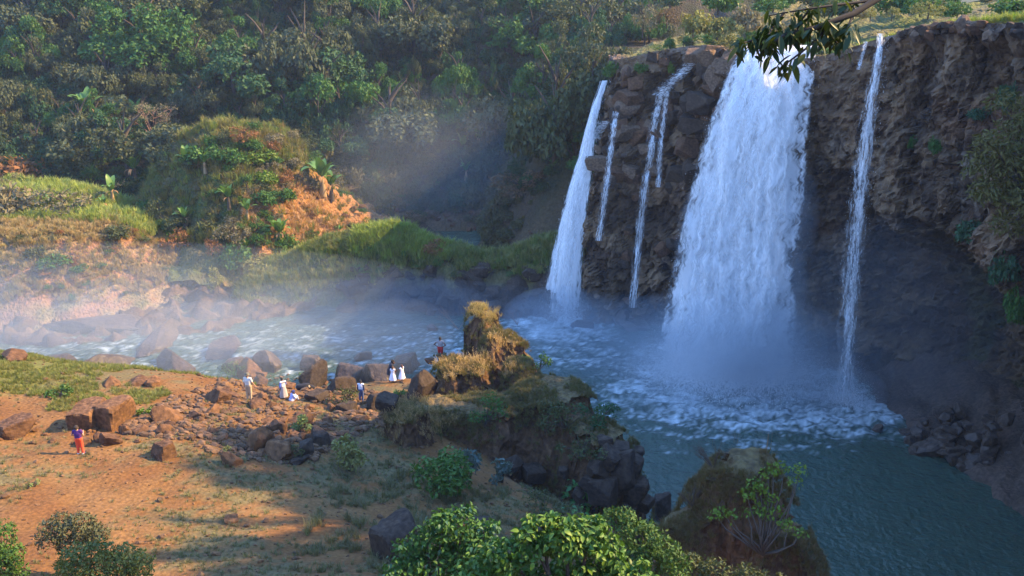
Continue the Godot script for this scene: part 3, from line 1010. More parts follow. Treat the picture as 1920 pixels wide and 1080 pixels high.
func build_waterfalls() -> void:
	var veil_a := sheet_mat("white_veil", streak_tex(-0.5, 0.6, 8.0, 5.0, 0.26, 11))
	var veil_b := sheet_mat("white_veil", streak_tex(-0.4, 0.8, 10.0, 7.0, 0.24, 23))
	var dense := sheet_mat("white_water", streak_tex(-1.1, -0.1, 9.0, 10.0, 0.16, 31))
	var thin := sheet_mat("thin_veil", streak_tex(-0.15, 0.5, 6.0, 20.0, 0.42, 47, 128, 1024))
	var lace := sheet_mat("lacy_veil", streak_tex(-0.7, 0.7, 6.0, 14.0, 0.4, 49, 128, 1024))
	var fine := sheet_mat("thin_threads", streak_tex(0.02, 0.3, 6.0, 8.0, 0.4, 53, 128, 512))
	# the great fall
	var left: Array = [w_f(1398, 84, 99.5), w_f(1382, 98, 98.5), w_f(1350, 165, 97.4), w_f(1314, 270, 97.0), w_f(1284, 390, 96.8), w_f(1256, 510, 96.5), w_f(1232, 622, 96.3), w_f(1218, 680, 96.0)]
	var right: Array = [w_f(1543, 84, 95.0), w_f(1533, 98, 93.5), w_f(1523, 165, 92.0), w_f(1514, 270, 91.2), w_f(1510, 390, 90.5), w_f(1500, 510, 89.8), w_f(1494, 622, 89.2), w_f(1492, 740, 88.8)]
	var t := thing("waterfall", "broad white waterfall pouring over the middle of the cliff", "waterfall", w_f(1365, 690, 92.0))
	fall_sheet(t, "water_sheet", left, right, 90, 260, dense, 1.15, 0.0, 0.0)
	fall_sheet(t, "water_veil", left, right, 70, 220, veil_a, 1.3, 0.7, 40.0)
	fall_sheet(t, "water_veil", left, right, 70, 220, veil_b, 1.5, 1.3, 80.0)
	drops(t, left, right, 3000, 0.4, 0.022, 0.15)
	splash(t, w_f(1370, 700, 87.5), Vector3(5.6, 3.4, 2.8), 230000, 0.06)
	# the left fall, beside the cliff's nose: a short upper leap and a long lower one
	t = thing("waterfall", "tall narrow white waterfall at the far end of the cliff beside the spit", "waterfall", w_f(1060, 592, 107))
	left = [w_f(1133, 150, 113.5), w_f(1112, 200, 112), w_f(1100, 236, 111.0), w_f(1082, 300, 110.3), w_f(1057, 380, 109.6), w_f(1035, 470, 109.0), w_f(1012, 592, 108)]
	right = [w_f(1143, 150, 113), w_f(1128, 200, 111.5), w_f(1120, 236, 110.5), w_f(1114, 300, 109.5), w_f(1104, 380, 108.4), w_f(1094, 470, 107.6), w_f(1090, 592, 107)]
	fall_sheet(t, "water_sheet", left, right, 40, 220, dense, 0.6, 0.2, 10.0)
	fall_sheet(t, "water_veil", left, right, 40, 200, veil_b, 0.8, 0.7, 30.0)
	drops(t, left, right, 2000, 0.3, 0.022, 0.15)
	splash(t, w_f(1060, 596, 107), Vector3(2.4, 1.7, 1.4), 45000, 0.055)
	# the right thin fall
	t = thing("waterfall", "thin lacy waterfall dropping over the overhang in front of the hollow", "waterfall", w_f(1566, 750, 83))
	left = [w_f(1644, 62, 85.6), w_f(1636, 110, 84.6), w_f(1614, 200, 84.0), w_f(1592, 320, 83.6), w_f(1576, 450, 83.2), w_f(1566, 590, 82.9), w_f(1556, 756, 82.6)]
	right = [w_f(1662, 62, 85.2), w_f(1662, 110, 84.0), w_f(1650, 200, 83.4), w_f(1638, 320, 83.2), w_f(1624, 450, 83.0), w_f(1612, 590, 82.8), w_f(1606, 756, 82.6)]
	fall_sheet(t, "water_veil", left, right, 30, 240, lace, 0.5, 0.3, 20.0)
	fall_sheet(t, "water_veil", left, right, 30, 240, thin, 0.5, 0.5, 33.0)
	fall_sheet(t, "water_thread", left, right, 30, 240, fine, 0.4, 0.5, 60.0)
	drops(t, left, right, 1500, 0.12, 0.02, 0.0)
	splash(t, w_f(1582, 750, 82.6), Vector3(1.7, 1.4, 1.0), 16000, 0.045)
	# thin streams over the blocky part of the cliff: [path, half width in pixels, label]
	var streams: Array = [
		[[[1296, 118], [1278, 136], [1262, 150], [1248, 164], [1236, 178]], 20.0, "short white cascade between boulders high on the cliff, beside the great fall"],
		[[[1238, 178], [1232, 205], [1226, 232], [1222, 262], [1218, 300], [1208, 350], [1200, 420], [1192, 500], [1186, 575]], 11.0, "forked white trickle running down the whole blocky cliff under the short cascade"],
		[[[1250, 170], [1246, 205], [1240, 250], [1236, 300], [1234, 350]], 8.0, "second white thread close beside the long trickle on the blocky cliff"],
		[[[1156, 205], [1150, 240], [1145, 275], [1140, 320], [1132, 380], [1122, 450]], 9.0, "thin trickle beside the narrow far waterfall, down the cliff's nose"],
		[[[1134, 226], [1122, 246], [1112, 266], [1102, 290], [1094, 312]], 18.0, "foaming side cascade over the rocks at the head of the narrow far fall"],
		[[[1624, 70], [1616, 100], [1608, 130]], 6.0, "tiny trickle on the cliff lip next to the thin lacy fall"],
		[[[1395, 68], [1368, 74], [1340, 84]], 10.0, "shallow white riffle over the flat rocks at the cliff top"]]
	for st in streams:
		var l: Array = []
		var r: Array = []
		for k in (st[0].size() - 1) * 4 + 1:
			var a: Array = st[0][mini(k / 4, st[0].size() - 1)]
			var b: Array = st[0][mini(k / 4 + 1, st[0].size() - 1)]
			var px: float = lerpf(a[0], b[0], (k % 4) / 4.0)
			var py: float = lerpf(a[1], b[1], (k % 4) / 4.0)
			var c := cliff_at(px, py)
			if c == Vector3.ZERO:
				continue
			var d := (EYE - c).normalized() * 1.3
			l.append(w_f(px - st[1], py, -c.z) + d)
			r.append(w_f(px + st[1], py, -c.z) + d)
		if l.size() < 2:
			continue
		var o := thing("cascade", st[2], "cascade", (l[-1] + r[-1]) / 2)
		fall_sheet(o, "water_thread", l, r, 14, 60, fine, 0.15, 0.1, l[0].x)
		fall_sheet(o, "water_veil", l, r, 14, 60, lace, 0.15, 0.25, l[0].y)

# ---------------------------------------------------------------- rocks
func rock_thing(called: String, label: String, group: String, at: Vector3, size: Vector3, which: int, m: Material, turn: float, tilt := 0.0) -> MeshInstance3D:
	var o := put(called, rocks[which], m)
	o.position = at
	o.rotation = Vector3(tilt, turn, tilt * 0.6)
	o.scale = size
	tag(o, label, "rock" if called == "rock" else called, group)
	return o

func build_river_rocks() -> void:
	# [px, py of the foot, width px, height px, label]
	for r in [[505, 690, 70, 36, "rounded dark rock alone in the river behind the green grass hump"], [440, 688, 60, 26, "low dark rock in the river just before the rounded one"], [585, 690, 66, 38, "pointed purple grey rock behind the tallest broken rocks on the bank"],
			[650, 712, 80, 46, "slanting grey boulder in the river behind the bank's rubble"], [705, 722, 70, 66, "tall misty boulder rising behind the woman and girls"], [760, 690, 110, 50, "broad hazy boulder in the river beneath the standing man"],
			[680, 672, 40, 18, "small hazy rock beside the broad river boulder"], [812, 618, 26, 12, "small far rock in the rapids left of the grass tipped peak"], [1165, 600, 70, 30, "low wet ledge in the rapids by the narrow far fall"],
			[1092, 612, 46, 18, "wave washed rock at the foot of the narrow far fall"], [1190, 616, 60, 26, "dark wet block against the foot of the blocky cliff"],
			[1646, 806, 22, 16, "single black rock standing in the pool off the talus"], [1705, 830, 34, 22, "black rock at the water's edge below the talus"], [1726, 846, 44, 26, "flat black rock at the tip of the talus"], [1714, 812, 20, 16, "small dark rock behind the tip of the talus"],
			[200, 690, 150, 52, "long sunlit rock shelf in the spray, nearest the grassy bank"], [90, 690, 120, 40, "pale shelf rock at the spray's edge behind the grassy bank"], [330, 690, 170, 44, "low wet shelf rock with white glints beside the channel"], [268, 712, 50, 26, "shining wet rock below the long sunlit shelf"],
			[420, 655, 110, 22, "low dark ledge reaching into the bright river"], [300, 640, 200, 46, "broad dark ledge behind the channel in thick spray"], [180, 620, 240, 50, "big sloping rock ledge under the dry mound"]]:
		var p := w_y(r[0], r[1], 0.0)
		var sc := seen_at(p).z / FOCAL
		rock_thing("river_rock", r[4], "", p + Vector3(0, r[3] * sc * 0.1, 0), Vector3(r[2] * (0.62 if r[2] < 90 else 0.5) * sc, r[3] * sc * (0.95 if r[2] < 90 else 0.7), minf(r[2], 80) * 0.5 * sc), [0, 1, 2, 3, 4, 9, 10, 11][rng.randi() % 8], M.wetrock_b, rnd(0, TAU))
	# the talus under the hollow on the right
	for k in 80:
		var px := rnd(1700, 1950)
		var py := lerpf(758, lerp_list([[1700.0, 822.0], [1760.0, 862.0], [1850.0, 890.0], [1950.0, 905.0]], px), pow(rng.randf(), 0.8))
		var y := lerp_list([[1700.0, 0.0], [1780.0, 2.2], [1950.0, 6.0]], px) * smoothstep(900.0, 770.0, py)
		var p := w_y(px, py, y)
		var z := rnd(0.35, 1.15)
		rock_thing("rock", "dark wet rock in the talus under the cliff's hollow", "talus rocks under the hollow", p, Vector3(z * rnd(0.9, 1.4), z * rnd(0.7, 1.0), z), rng.randi() % 14, M.wetrock_b, rnd(0, TAU), rnd(-0.3, 0.3))
	var s := Shape.new()
	for r in 40:
		for q in 50:
			var x := lerpf(33, 56, q / 49.0)
			var f := lerpf(60, 92, r / 39.0)
			var y := lerp_list([[36.0, -1.5], [40.0, 0.8], [46.0, 4.0], [56.0, 8.0]], x + (f - 74.0) * 0.15) + nf.get_noise_2d(x * 2, f * 2) * 0.8
			s.v.append(Vector3(x, y, -f))
			s.c.append(Color(0.17, 0.125, 0.1).lerp(Color(0.11, 0.085, 0.07), clampf(0.5 + nf.get_noise_2d(x, f) * 1.5, 0, 1)))
	grid(50, 40, s)
	tag(put("talus_slope", s.done(true), M.rock), "dark rubble slope at the back of the hollow", "", "", "structure")
	# loose blocks on the foot of the spit and below the forest
	for k in 60:
		var p := hit(rnd(640, 1045), rnd(500, 588)) if k < 42 else hit(rnd(640, 1040), rnd(385, 440))
		var z := rnd(0.5, 1.7) if k < 42 else rnd(0.4, 1.0)
		rock_thing("rock", ("dark block on the grassy spit's rocky foot, " + ("left end" if p.x < -14 else ("below its crest" if p.x < -7 else ("below the pond" if p.x < -1 else "by the far waterfall")))) if k < 42 else "brown block on the scree below the forest", "blocks on the spit's foot" if k < 42 else "scree blocks below the forest",
			p, Vector3(z * rnd(0.9, 1.3), z * rnd(0.6, 1.0), z), rng.randi() % 14, M.rock_c if k < 42 else M.rock_b, rnd(0, TAU), rnd(-0.3, 0.3))

func build_boulders() -> void:
	# the split block: two sub-blocks moving as one
	var p := hit(190, 792)
	var sc := seen_at(p).z / FOCAL
	var big := thing("boulder", "largest flat topped orange boulder, split by one vertical crack, behind the girl", "boulder", p, 0.12)
	for k in 2:
		var b := put("split_half", rocks[14 + k], M.rock_a, big)
		b.position = Vector3([-21, 22][k] * sc, 14 * sc, [0.12, 0.0][k])
		b.scale = Vector3([38, 38][k] * sc, 42 * sc, 56 * sc)
		b.rotation.y = [-0.12, -0.2][k]
	# [px, py foot, width, height, mesh, label]
	for r in [[24, 815, 78, 46, 6, "cracked brown boulder with dry grass on top at the clearing's edge"], [306, 856, 54, 42, 5, "squarish brown boulder alone on the dirt, casting a long shadow"], [434, 870, 40, 28, 0, "small pointed brown rock where the tree shadow begins"],
			[312, 788, 66, 38, 2, "leaning triangular slab at the edge of the rubble"], [488, 836, 58, 40, 3, "dark angular block beside the pale conical shrub"], [532, 852, 60, 44, 1, "broad dark triangular block in front of the conical shrub"],
			[575, 850, 40, 36, 7, "upright dark block right of the conical shrub"], [600, 828, 56, 36, 4, "dark shoulder of rock behind the upright block"], [408, 748, 62, 30, 2, "long tilted slab left of the man in the pale shirt"],
			[492, 722, 34, 26, 1, "rounded sunlit rock just right of the man in the pale shirt"], [590, 720, 72, 48, 0, "tallest layered crag among the bank's rubble"], [640, 735, 62, 42, 4, "steep dark crag leaning on the tallest crag"],
			[598, 750, 50, 26, 6, "flat topped brown ledge below the tallest crag"], [792, 746, 62, 58, 3, "great tilted brown slab left of the glowing golden grass"], [728, 764, 56, 34, 8, "low ledge rock below the girls in white"],
			[703, 762, 44, 34, 5, "brown block behind the boy's rocks"], [650, 770, 46, 24, 7, "flat rock in the gully below the boy"], [742, 1046, 108, 104, 8, "dark deeply cracked rock stump beside the dusty path"],
			[158, 832, 40, 16, 9, "low flat stone right beside the girl in orange trousers"], [208, 832, 38, 28, 10, "grey brown stone right of the girl"], [186, 826, 34, 22, 11, "stone half buried behind the girl's side"], [236, 812, 22, 20, 12, "small upright stone near the split boulder"],
			[435, 976, 40, 12, 13, "small clod of earth on the open dirt"], [30, 676, 64, 22, 3, "mossy rock at the edge of the grassy bank"], [208, 722, 44, 18, 2, "brown shore rock at the end of the grassy bank"], [290, 722, 40, 20, 4, "brown shore rock by the small green patch"],
			[262, 722, 50, 16, 1, "grey shore rock between the two brown ones"], [470, 700, 60, 34, 2, "rock carrying a green grass hump at the waterline"], [1165, 900, 70, 80, 5, "dark broken crag at the knoll's foot above the pool"], [1130, 930, 70, 56, 7, "fractured dark block under the knoll, over the vine patch"],
			[1190, 930, 50, 50, 6, "jutting dark block at the waterline gap"], [1055, 890, 36, 22, 9, "dark stone on the path under the knoll"], [1000, 896, 60, 34, 8, "wide dark stone under the knoll, next to the grey shrub"], [960, 880, 50, 30, 4, "dark stone in the knoll's shade behind the grey shrub"],
			[900, 980, 50, 12, 3, "flat rock ledge set in the path"], [1010, 1000, 70, 20, 6, "low dark outcrop below the path"], [1240, 965, 50, 60, 7, "dark rock wall at the gap between the knolls"], [560, 865, 44, 14, 10, "flat dark stone at the foot of the triangular block"]]:
		var at := hit(r[0], r[1])
		var z := seen_at(at).z / FOCAL
		rock_thing("boulder" if r[2] > 30 else "rock", r[5], "", at + Vector3(0, r[3] * z * 0.2, 0), Vector3(r[2] * z * 0.6, r[3] * z * 0.85, r[2] * z * 0.55), r[4], M["rock_" + ["a", "b"][rng.randi() % 2]] if r[0] < 535 else (M.rock_c if r[0] != 492 else M.rock_a), rnd(0, TAU), rnd(-0.12, 0.12))
	for r in [[1140, 860, 60], [1165, 850, 50], [1180, 880, 60], [1150, 905, 50], [1195, 915, 44], [1120, 880, 50], [1210, 945, 40], [1175, 955, 46], [1105, 905, 44], [1190, 850, 36], [1090, 930, 40], [1135, 830, 36]]:
		var at := hit(r[0], r[1])
		var z := seen_at(at).z / FOCAL
		rock_thing("rock", "dark jagged block on the crag where the knoll drops to the pool", "crag blocks of the knoll", at, Vector3(r[2] * z * 0.6, r[2] * z * rnd(0.5, 0.8), r[2] * z * 0.6), 5 + rng.randi() % 4, M.rock_c, rnd(0, TAU), rnd(-0.4, 0.4))
	# the rubble
	var made := 0
	while made < 190:
		var px := rnd(235, 720)
		var py := rnd(700, 868)
		var top := lerp_list([[235.0, 795.0], [330.0, 745.0], [430.0, 708.0], [560.0, 700.0], [720.0, 735.0]], px)
		var low := lerp_list([[235.0, 812.0], [330.0, 815.0], [430.0, 850.0], [560.0, 862.0], [720.0, 800.0]], px)
		if py < top or py > low:
			continue
		var at := hit(px, py)
		var z := 0.15 + 0.5 * pow(rng.randf(), 2.6)
		var near_by: String = ", by the leaning slab" if px < 335 else (", left of the man in the pale shirt" if px < 435 else (", below the man in the pale shirt" if px < 525 else (", round the conical shrub" if px < 625 else ", in the gully below the boy")))
		rock_thing("rock", ("large" if z > 0.4 else ("middling" if z > 0.24 else "small")) + " brown rock" + (" high" if py < top + 35 else (" low" if py > low - 28 else "")) + " in the rubble" + near_by, "rubble behind the clearing", at + Vector3(0, z * rnd(-0.1, 0.15), 0), Vector3(z * rnd(0.9, 1.6), z * rnd(0.6, 1.1), z * rnd(0.8, 1.2)), rng.randi() % 14,
			M["rock_" + ["a", "a", "b", "d"][rng.randi() % 4]] if px > 430 and py < 740 else M["rock_" + ["a", "b"][rng.randi() % 2]], rnd(0, TAU), rnd(-0.5, 0.5))
		made += 1
	for k in 22:
		var at := hit(rnd(0, 260), rnd(790, 835))
		var z := rnd(0.1, 0.3)
		rock_thing("rock", "small brown stone in the scattered row across the clearing", "stones across the clearing", at + Vector3(0, z * 0.2, 0), Vector3(z * 1.3, z * rnd(0.5, 0.9), z), 9 + rng.randi() % 5, M.rock_a, rnd(0, TAU), rnd(-0.3, 0.3))
	var places: Array = []
	var tints: Array = []
	for k in 2600:
		var x := rnd(-34, 4)
		var f := rnd(28, 62)
		var z := rnd(0.015, 0.09) * (1.0 if rng.randf() < 0.9 else 2.0)
		places.append(Transform3D(Basis.from_euler(Vector3(rnd(0, 3), rnd(0, 6), 0)).scaled(Vector3(z * 1.3, z, z)), Vector3(x, near_h(x, f) + z * 0.2, -f)))
		var t := rnd(0.5, 1.2)
		tints.append(Color(0.19, 0.1, 0.045) * t)
	for k in 2000:
		var px := rnd(235, 720)
		var low := lerp_list([[235.0, 815.0], [330.0, 825.0], [430.0, 862.0], [560.0, 872.0], [720.0, 800.0]], px)
		var top := lerp_list([[235.0, 795.0], [330.0, 745.0], [430.0, 708.0], [560.0, 700.0], [720.0, 735.0]], px)
		var at := hit(px, rnd(top, low))
		var z := 0.05 + 0.2 * pow(rng.randf(), 2.0)
		places.append(Transform3D(Basis.from_euler(Vector3(rnd(0, 3), rnd(0, 6), 0)).scaled(Vector3(z * 1.4, z, z)), at + Vector3(0, z * 0.2, 0)))
		tints.append(Color(0.17, 0.095, 0.05) * rnd(0.5, 1.2))
	many("pebbles", "small loose stones and clods on the dirt clearing", "pebbles", rocks[10], M.tint_rock, places, tints)

# ---------------------------------------------------------------- trees and plants
func tree(label: String, group: String, at: Vector3, radius: float, height: float, which: int, m: Material, turn: float) -> Node3D:
	var t := thing("tree", label, "tree", at, turn, group)
	var trunk := put("trunk", trunk_mesh, M.bark, t)
	trunk.scale = Vector3(radius * 0.75, height * 0.7, radius * 0.75)
	var layers := maxi(1, roundi(height * 0.62 / (radius * 1.5)))
	for k in layers:
		var c := put("crown", crowns[(which + k) % crowns.size()], m, t)
		var w := radius * (1.0 - 0.22 * k)
		c.scale = Vector3(w * rnd(0.8, 1.2), height * 0.75 / layers * (0.72 if layers == 1 else 0.9), w * rnd(0.8, 1.2))
		c.position = Vector3(rnd(-0.2, 0.2) * radius * k, height * (0.1 + 0.78 * k / layers), rnd(-0.2, 0.2) * radius * k)
		c.rotation.y = k * 2.1
	return t

func shrub(label: String, group: String, at: Vector3, radius: float, height: float, which: int, m: Material) -> Node3D:
	var t := thing("shrub", label, "shrub", at, rnd(0, TAU), group)
	var c := put("foliage", clumps[which % clumps.size()], m, t)
	c.scale = Vector3(radius, height, radius)
	var s := put("stem", trunk_mesh, M.bark, t)
	s.scale = Vector3(radius * 0.5, height * 0.7, radius * 0.5)
	return t

func build_forest() -> void:
	# big trees that read singly: [px, py of the foot, crown radius, height, mesh, material, label]
	for r in [[1040, 300, 7.0, 20.0, 0, M.olive, "huge dark olive tree leaning over the narrow far waterfall"], [960, 270, 6.0, 16.0, 1, M.grey, "grey brown leafy tree left of the huge olive tree"], [1110, 190, 4.5, 13.0, 2, M.grey, "grey tree at the cliff's corner above the far waterfall"],
			[1000, 130, 6.5, 15.0, 3, M.green, "green crowned tree high behind the huge olive tree"], [1080, 330, 4.0, 7.0, 4, M.green, "bright green weeping shrub tree hanging beside the far waterfall"], [580, 190, 6.5, 22.0, 1, M.grey, "tall grey tree draped in vines above the bananas"],
			[500, 150, 7.5, 15.0, 0, M.grey, "broad purplish grey tree spreading left of the tall vine draped tree"], [315, 215, 2.0, 9.0, 2, M.olive, "slim vine column standing above the dry umbrella tree"], [240, 190, 3.2, 9.0, 3, M.olive, "olive bushy tree between the two high banana plants"],
			[70, 140, 3.6, 10.0, 4, M.fresh, "bright topped tree right of the topmost banana plant"], [60, 60, 6.0, 12.0, 0, M.grey, "brown leafed tree at the top of the slope above the topmost banana plant"], [690, 250, 5.0, 8.0, 2, M.deep, "rounded blue green tree low on the slope under the vine wall"],
			[640, 300, 4.5, 8.0, 1, M.deep, "dark rounded tree beside the twin bananas of the lower slope"], [840, 240, 5.0, 6.0, 3, M.green, "spreading green bush tree at the foot of the vine wall"], [1165, 70, 2.2, 11.0, 1, M.green, "slender dark trunked tree at the plateau's corner, vines up its side"]]:
		var p := hit(r[0], r[1])
		tree(r[6], "", p + Vector3(0, -0.5, 0), r[2], r[3], r[4], r[5], rnd(0, TAU))
	# the canopy of the slope
	var mats: Array = [M.deep, M.green, M.olive, M.grey]
	for row in 12:
		for k in 24:
			var x := -128.0 + k * 6.6 + rnd(-3, 3) + (row % 2) * 3.0
			var f := 140.0 + row * 6.5 + rnd(-3, 3)
			if absf(x) > f * 0.62 + 8.0:
				continue
			var y := hill_h(x, f)
			if y < red_h(x, f) + 1.0 or y < 9.0 or (x > 8.0 and f < 165):
				continue
			if x > -24 and x < -4 and f < 165 and rng.randf() < 0.4:
				continue
			var kind: int = [0, 0, 1, 1, 2, 3][rng.randi() % 6]
			if nz.get_noise_2d(x * 1.5, f * 1.5) > 0.2: kind = 3
			var big := pow(rng.randf(), 1.6)
			var at := Vector3(x, y - 0.6, -f)
			var q := seen_at(at + Vector3(0, 4, 0))
			var label: String = ("big " if big > 0.45 else ("small " if big < 0.15 else "medium ")) + ["deep green", "bright green", "olive", "grey leafed"][kind] + " tree"
			label += " at the slope's top edge" if q.y < 50 else (" high on the slope" if q.y < 120 else (" midway up the slope" if q.y < 200 else " low on the slope"))
			label += ", behind the dry mound" if q.x < 190 else (", behind the red mound's flat side" if q.x < 380 else (", behind the red mound's earth face" if q.x < 600 else (", above the scree" if q.x < 860 else ", beside the far waterfall")))
			tree(label, "trees of the shaded slope", at, 2.4 + big * 3.4 + (2.2 if big > 0.8 else 0.0), 4.5 + big * 8.5 + rnd(0, 3), rng.randi() % 5, mats[kind], rnd(0, TAU))
	# slim columns of vine-choked stems
	for k in 26:
		var x := rnd(-110, 2)
		var f := rnd(150, 205)
		if absf(x) > f * 0.58 or hill_h(x, f) < red_h(x, f) + 1.0: continue
		tree("narrow vine choked column in the shaded forest on the slope", "vine columns of the shaded slope", Vector3(x, hill_h(x, f) - 0.5, -f), rnd(1.0, 1.8), rnd(8, 15), rng.randi() % 5, [M.green, M.olive, M.deep][k % 3], rnd(0, TAU))
	# out on the right-hand cliff: the trees whose shade lies over the dirt path and the knoll
	for r in [[43, 60.5, 4.5, 13.0], [45, 58.5, 4.5, 15.0], [46, 66, 4.5, 8.5], [43, 53, 5.0, 24.0], [43, 49, 5.0, 25.0], [46, 52, 5.0, 26.0], [44, 46, 5.0, 26.0], [47, 47, 5.0, 26.0], [46, 38, 5.0, 18.0], [50, 54, 5.0, 24.0], [45, 57, 5.0, 12.0], [48, 50, 5.0, 27.0], [49, 44, 5.0, 26.0]]:
		tree("tall tree on the cliff edge across the pool", "trees on the cliff edge across the pool", Vector3(r[0], 37.5, -r[1]), r[2], r[3], rng.randi() % 5, M.green, rnd(0, TAU))
	for r in [[34, 37.5, 5.0], [36, 41, 5.0], [40, 43, 5.0], [37, 38, 5.0], [35, 34, 5.0], [40, 40, 5.0], [40, 36, 5.0], [33, 33, 4.4], [38, 34, 5.0], [42, 45, 5.0], [44, 41, 5.0]]:
		var y := near_h(r[0], r[1]) - 0.5
		tree("tall tree on the near spur across from the matted knoll", "trees on the near spur", Vector3(r[0], y, -r[1]), r[2], 61.0 + rnd(-3, 2) - y, rng.randi() % 5, M.green, rnd(0, TAU))
	# undergrowth that nobody could count
	for v in 3:
		var places: Array = []
		var tints: Array = []
		while places.size() < 2200:
			var f := rnd(128, 225)
			var x := rnd(-0.62, 0.1) * f
			if x > 12: continue
			var y := hill_h(x, f)
			if y < 0.8 or y < red_h(x, f) or y < mound_h(x, f): continue
			if y < 2.0 and rng.randf() < 0.5: continue
			var z := 0.6 + 2.2 * pow(rng.randf(), 1.6)
			places.append(Transform3D(Basis.from_euler(Vector3(0, rnd(0, 6), 0)).scaled(Vector3(z, z * rnd(0.5, 2.0), z)), Vector3(x, y - 0.4, -f)))
			var n := nz.get_noise_2d(x * 2.5 + v * 40, f * 2.5)
			var c := Color(0.036, 0.09, 0.038).lerp(Color(0.08, 0.092, 0.042), clampf(0.4 + n * 2.0, 0, 1)) * rnd(0.7, 1.3)
			if y < 10.0 and x > -34: c = mix3(c, Color(0.17, 0.13, 0.065), 0.35 + 0.5 * nz.get_noise_2d(x * 4, f * 4))
			tints.append(c)
		many("undergrowth", ["tangled dark undergrowth and creepers covering the forest slope", "leafy undergrowth between the forest trees", "mixed brown and green undergrowth low on the forest slope"][v], "undergrowth", clumps[v], M.tint, places, tints)

func strip_leaf(bend: float, width: float, droop: float, col: Color, col2: Color) -> ArrayMesh:
	var s := Shape.new()
	var p := Vector3.ZERO
	var a := 0.15
	var n := 10
	for k in n + 1:
		var t := float(k) / n
		var w := width * pow(sin(PI * clampf(0.06 + t * 0.94, 0, 1)), 0.7) * (0.25 if t < 0.12 else 1.0)
		var up := Vector3(0, sin(a), -cos(a))
		for q in [-1.0, -0.5, 0.0, 0.5, 1.0]:
			s.v.append(p + Vector3(w * q, 0, 0) - up * w * absf(q) * (0.25 - 0.4 * t * droop) + Vector3(0, 0.012 * sin(t * 60.0 + q * 2.0), 0) * absf(q))
			s.c.append(col2 if q == 0.0 else col)
		a += bend / n * (0.4 + 1.4 * t)
		p += Vector3(0, cos(a), sin(a)) / n
	grid(5, n + 1, s)
	return s.done(true)

func banana(label: String, at: Vector3, height: float, m: Material, leaves: int, seed_: int) -> void:
	if leaf_meshes.is_empty():
		var c := Color(0.9, 1, 0.9)
		for b in [[0.5, 0.17], [1.0, 0.16], [1.7, 0.15]]:
			leaf_meshes["leaf_%d" % leaf_meshes.size()] = strip_leaf(b[0], b[1], 1.0, c, Color(1.7, 1.5, 1.3))
		var s := Shape.new()
		s.tube([Vector3(0, -0.2, 0), Vector3(0, 0.25, 0), Vector3(0.01, 0.6, 0), Vector3(0, 1, 0)], [0.17, 0.14, 0.1, 0.05], 9)
		leaf_meshes["stem"] = s.done(true)
		leaf_meshes["dead"] = strip_leaf(2.6, 0.07, 0.0, Color(1, 0.85, 0.7), Color(0.8, 0.7, 0.6))
	var r := RandomNumberGenerator.new()
	r.seed = seed_
	var t := thing("banana_plant", label, "banana plant", at, r.randf() * TAU)
	var st := put("stem", leaf_meshes["stem"], M.dry if seed_ % 2 else M.bark, t)
	st.scale = Vector3(height * 0.5, height * 0.42, height * 0.5)
	for k in leaves:
		var l := put("leaf", leaf_meshes["leaf_%d" % (r.randi() % 3)], m, t)
		l.position = Vector3(0, height * (0.34 + 0.06 * r.randf()), 0)
		l.rotation = Vector3(r.randf_range(-0.05, 0.3), TAU * k / leaves + r.randf_range(-0.3, 0.3), 0)
		l.scale = Vector3.ONE * height * r.randf_range(0.5, 0.72)
	for k in 4:
		var l := put("dead_leaf", leaf_meshes["dead"], M.dry, t)
		l.position = Vector3(0, height * 0.33, 0)
		l.rotation = Vector3(0.5, r.randf() * TAU, 0)
		l.scale = Vector3.ONE * height * r.randf_range(0.3, 0.42)

func dragon_plant(label: String, at: Vector3, heads: Array, m: Material, size: float) -> void:
	if not leaf_meshes.has("rosette"):
		var s := Shape.new()
		var r := RandomNumberGenerator.new()
		r.seed = 77
		for k in 60:
			var e := r.randf_range(-0.5, 1.4)
			var a := r.randf() * TAU
			var d := Vector3(cos(e) * cos(a), sin(e), cos(e) * sin(a))
			var side := d.cross(Vector3.UP).normalized()
			s.leaf(Vector3.ZERO, d, side, r.randf_range(0.7, 1.1), 0.13, Color.WHITE * r.randf_range(0.7, 1.3), true)
		leaf_meshes["rosette"] = s.done()
	var t := thing("dragon_plant", label, "plant", at)
	var s := Shape.new()
	var pts: Array = [Vector3(0, -0.3, 0)]
	var rad: Array = [0.14]
	for h in heads:
		pts.append(h); rad.append(0.1)
		var o := put("rosette", leaf_meshes["rosette"], m, t)
		o.position = h
		o.scale = Vector3.ONE * size * rnd(0.85, 1.15)
		o.rotation.y = rnd(0, TAU)
	s.tube(pts, rad, 7)
	put("stem", s.done(true), M.bark, t)

